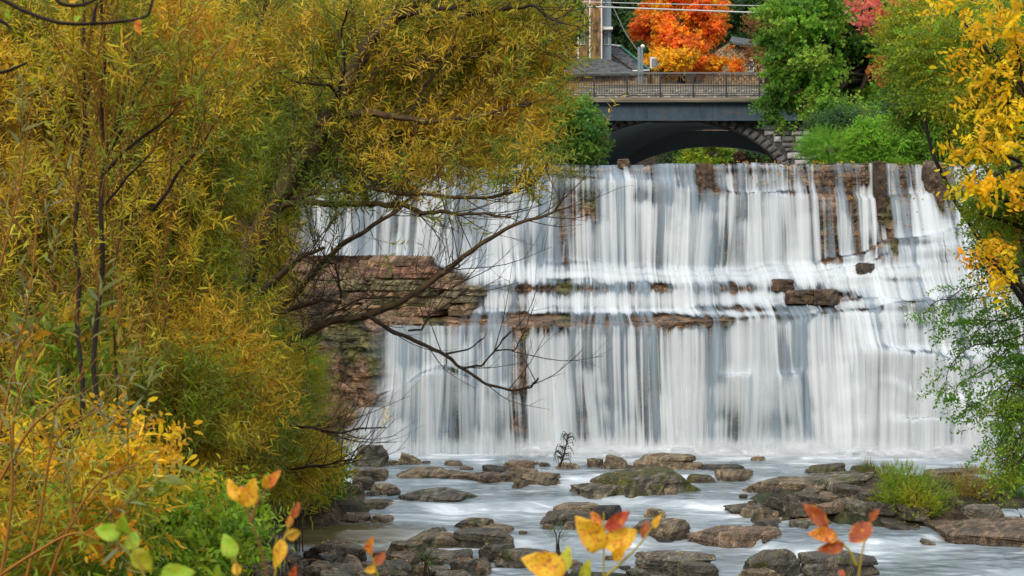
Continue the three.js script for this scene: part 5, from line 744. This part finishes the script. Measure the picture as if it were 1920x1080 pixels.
seedling('seedling', 'seedling with hanging yellow leaves beside the dark shore slabs', 2.0, [[[505, G2], [512, 1180], [520, 1050], [548, 970]], [[526, 1030], [536, 1005], [556, 995]]], [[536, 1000, 572, 1004, 'gold', 'round'], [530, 1010, 516, 1072, 'gold'], [548, 972, 562, 938, 'rust'], [540, 990, 548, 960, 'orange'], [548, 1090, 552, 1062, 'red']]);
seedling('seedling', 'small seedling with one red and one yellow leaf at the bottom', 2.0, [[[735, G2], [722, 1180], [708, 1080], [692, 1030]]], [[692, 1040, 694, 1006, 'orange'], [700, 1060, 728, 1030, 'rust'], [706, 1066, 680, 1072, 'gold', 'round'], [722, 1090, 730, 1074, 'orange']]);
seedling('seedling', 'seedling of broad lime green leaves at the bottom of the left side', 1.8, [[[320, G2], [310, 1200], [270, 1080], [240, 1000], [228, 960]], [[440, G2], [446, 1200], [446, 1090], [440, 1040]]], [[236, 1000, 226, 972, 'lime', 'round'], [226, 1004, 168, 988, 'lime', 'round'], [238, 1030, 264, 988, 'lime', 'round'], [250, 1030, 290, 1080, 'yellowgreen', 'round'], [440, 1046, 414, 994, 'lime', 'round'], [448, 1078, 436, 1050, 'gold', 'round'], [300, 1082, 370, 1070, 'lime', 'round'], [420, 1092, 400, 1064, 'lime']]);
seedling('near_branch', 'dark near branch with a few lime and orange leaves at top left', 3.2, [[[-60, -30], [7, 0], [37, 17], [111, 43], [178, 44], [237, 39], [278, 28], [287, -20]], [[-20, 30], [10, 44], [22, 56]], [[100, -20], [110, 4], [150, 10], [190, -6]], [[175, 44], [178, 20], [184, 4]], [[-40, 140], [10, 134], [50, 118]]], [[140, 40, 152, 26, 'lime', 'round'], [15, 16, 14, 42, 'lime', 'round'], [218, 46, 222, 68, 'lime'], [258, 34, 260, 70, 'orange'], [130, 4, 150, -6, 'gold'], [110, 0, 100, -14, 'gold'], [280, 46, 282, 62, 'yellowgreen']], darkBark, 0.0055);
bush('water_plant', 'small green herb with dark stems standing in the near current', [[800, 1045, 27.5, 22, 26, 0.2, 46]], [[0.1, 0.22, 0.05, 1]], SP.small, 0.5, { gap: 0.2, rise: 0.5, shell: 0.1 });
bush('water_plant', 'feathery green herb beside the orange leaf spray', [[1046, 1006, 29, 16, 24, 0.2, 60]], [[0.12, 0.22, 0.04, 1]], SP.feather, 0.5, { gap: 0.2, rise: 0.8, shell: 0.1 });
// fallen leaves on rocks and ledges
{
  const p = [], ix = [], col = []; leafShape(0.07, 0.04, 'oval', p, ix, col, new THREE.Matrix4().makeRotationX(-1.35), [1, 1, 1]); const g = build(p, ix, null, col), items = [], ray = new THREE.Raycaster(); scene.updateMatrixWorld(true);
  const drop = (x, d, y1 = 12) => { ray.set(V(x, y1, -d), V(0, -1, 0)); return ray.intersectObjects(dropOn, false)[0]; }; const dropOn = scene.children.filter((o) => o.isMesh && /^(rock|ledge_rock|stone)/.test(o.name));
  for (let k = 0; k < 2000; k++) { const o = pick(dropOn), b = new THREE.Box3().setFromObject(o), h = drop(rr(b.min.x, b.max.x), -rr(b.min.z, b.max.z), b.max.y + 0.3); if (h && h.face.normal.y > 0.5) items.push({ p: h.point.add(V(0, 0.012, 0)), dir: V(gauss() * 0.25, 1, gauss() * 0.25), s: rr(0.6, 1.2), c: pick([[0.6, 0.3, 0.02], [0.45, 0.16, 0.03], [0.3, 0.12, 0.04], [0.55, 0.38, 0.05]]) }); }
  for (let k = 0; k < 420; k++) { const x = rr(5.6, 13.2), q = profileAt(x), f = Math.pow(rnd(), 2.2), i = f < 0.5 ? 0 : 1, a = q[1], b = q[4]; items.push({ p: V(x, lerp(a[0] + 0.09, b[0], f), -(lerp(a[1], b[1], f) - 0.3)), dir: V(gauss(), 0.6, 1), s: rr(0.6, 1.2), c: pick([[0.6, 0.3, 0.02], [0.5, 0.2, 0.03], [0.3, 0.14, 0.05], [0.6, 0.42, 0.05]]) }); }
  const grp = new THREE.Group(); grp.name = 'fallen_leaves'; grp.userData = { label: 'yellow and rust fallen leaves scattered over rocks and ledges', category: 'leaves', kind: 'stuff' }; scene.add(grp); place(grp, 'leaves', [g], leafMat, items);
}
renderer.render(scene, camera);
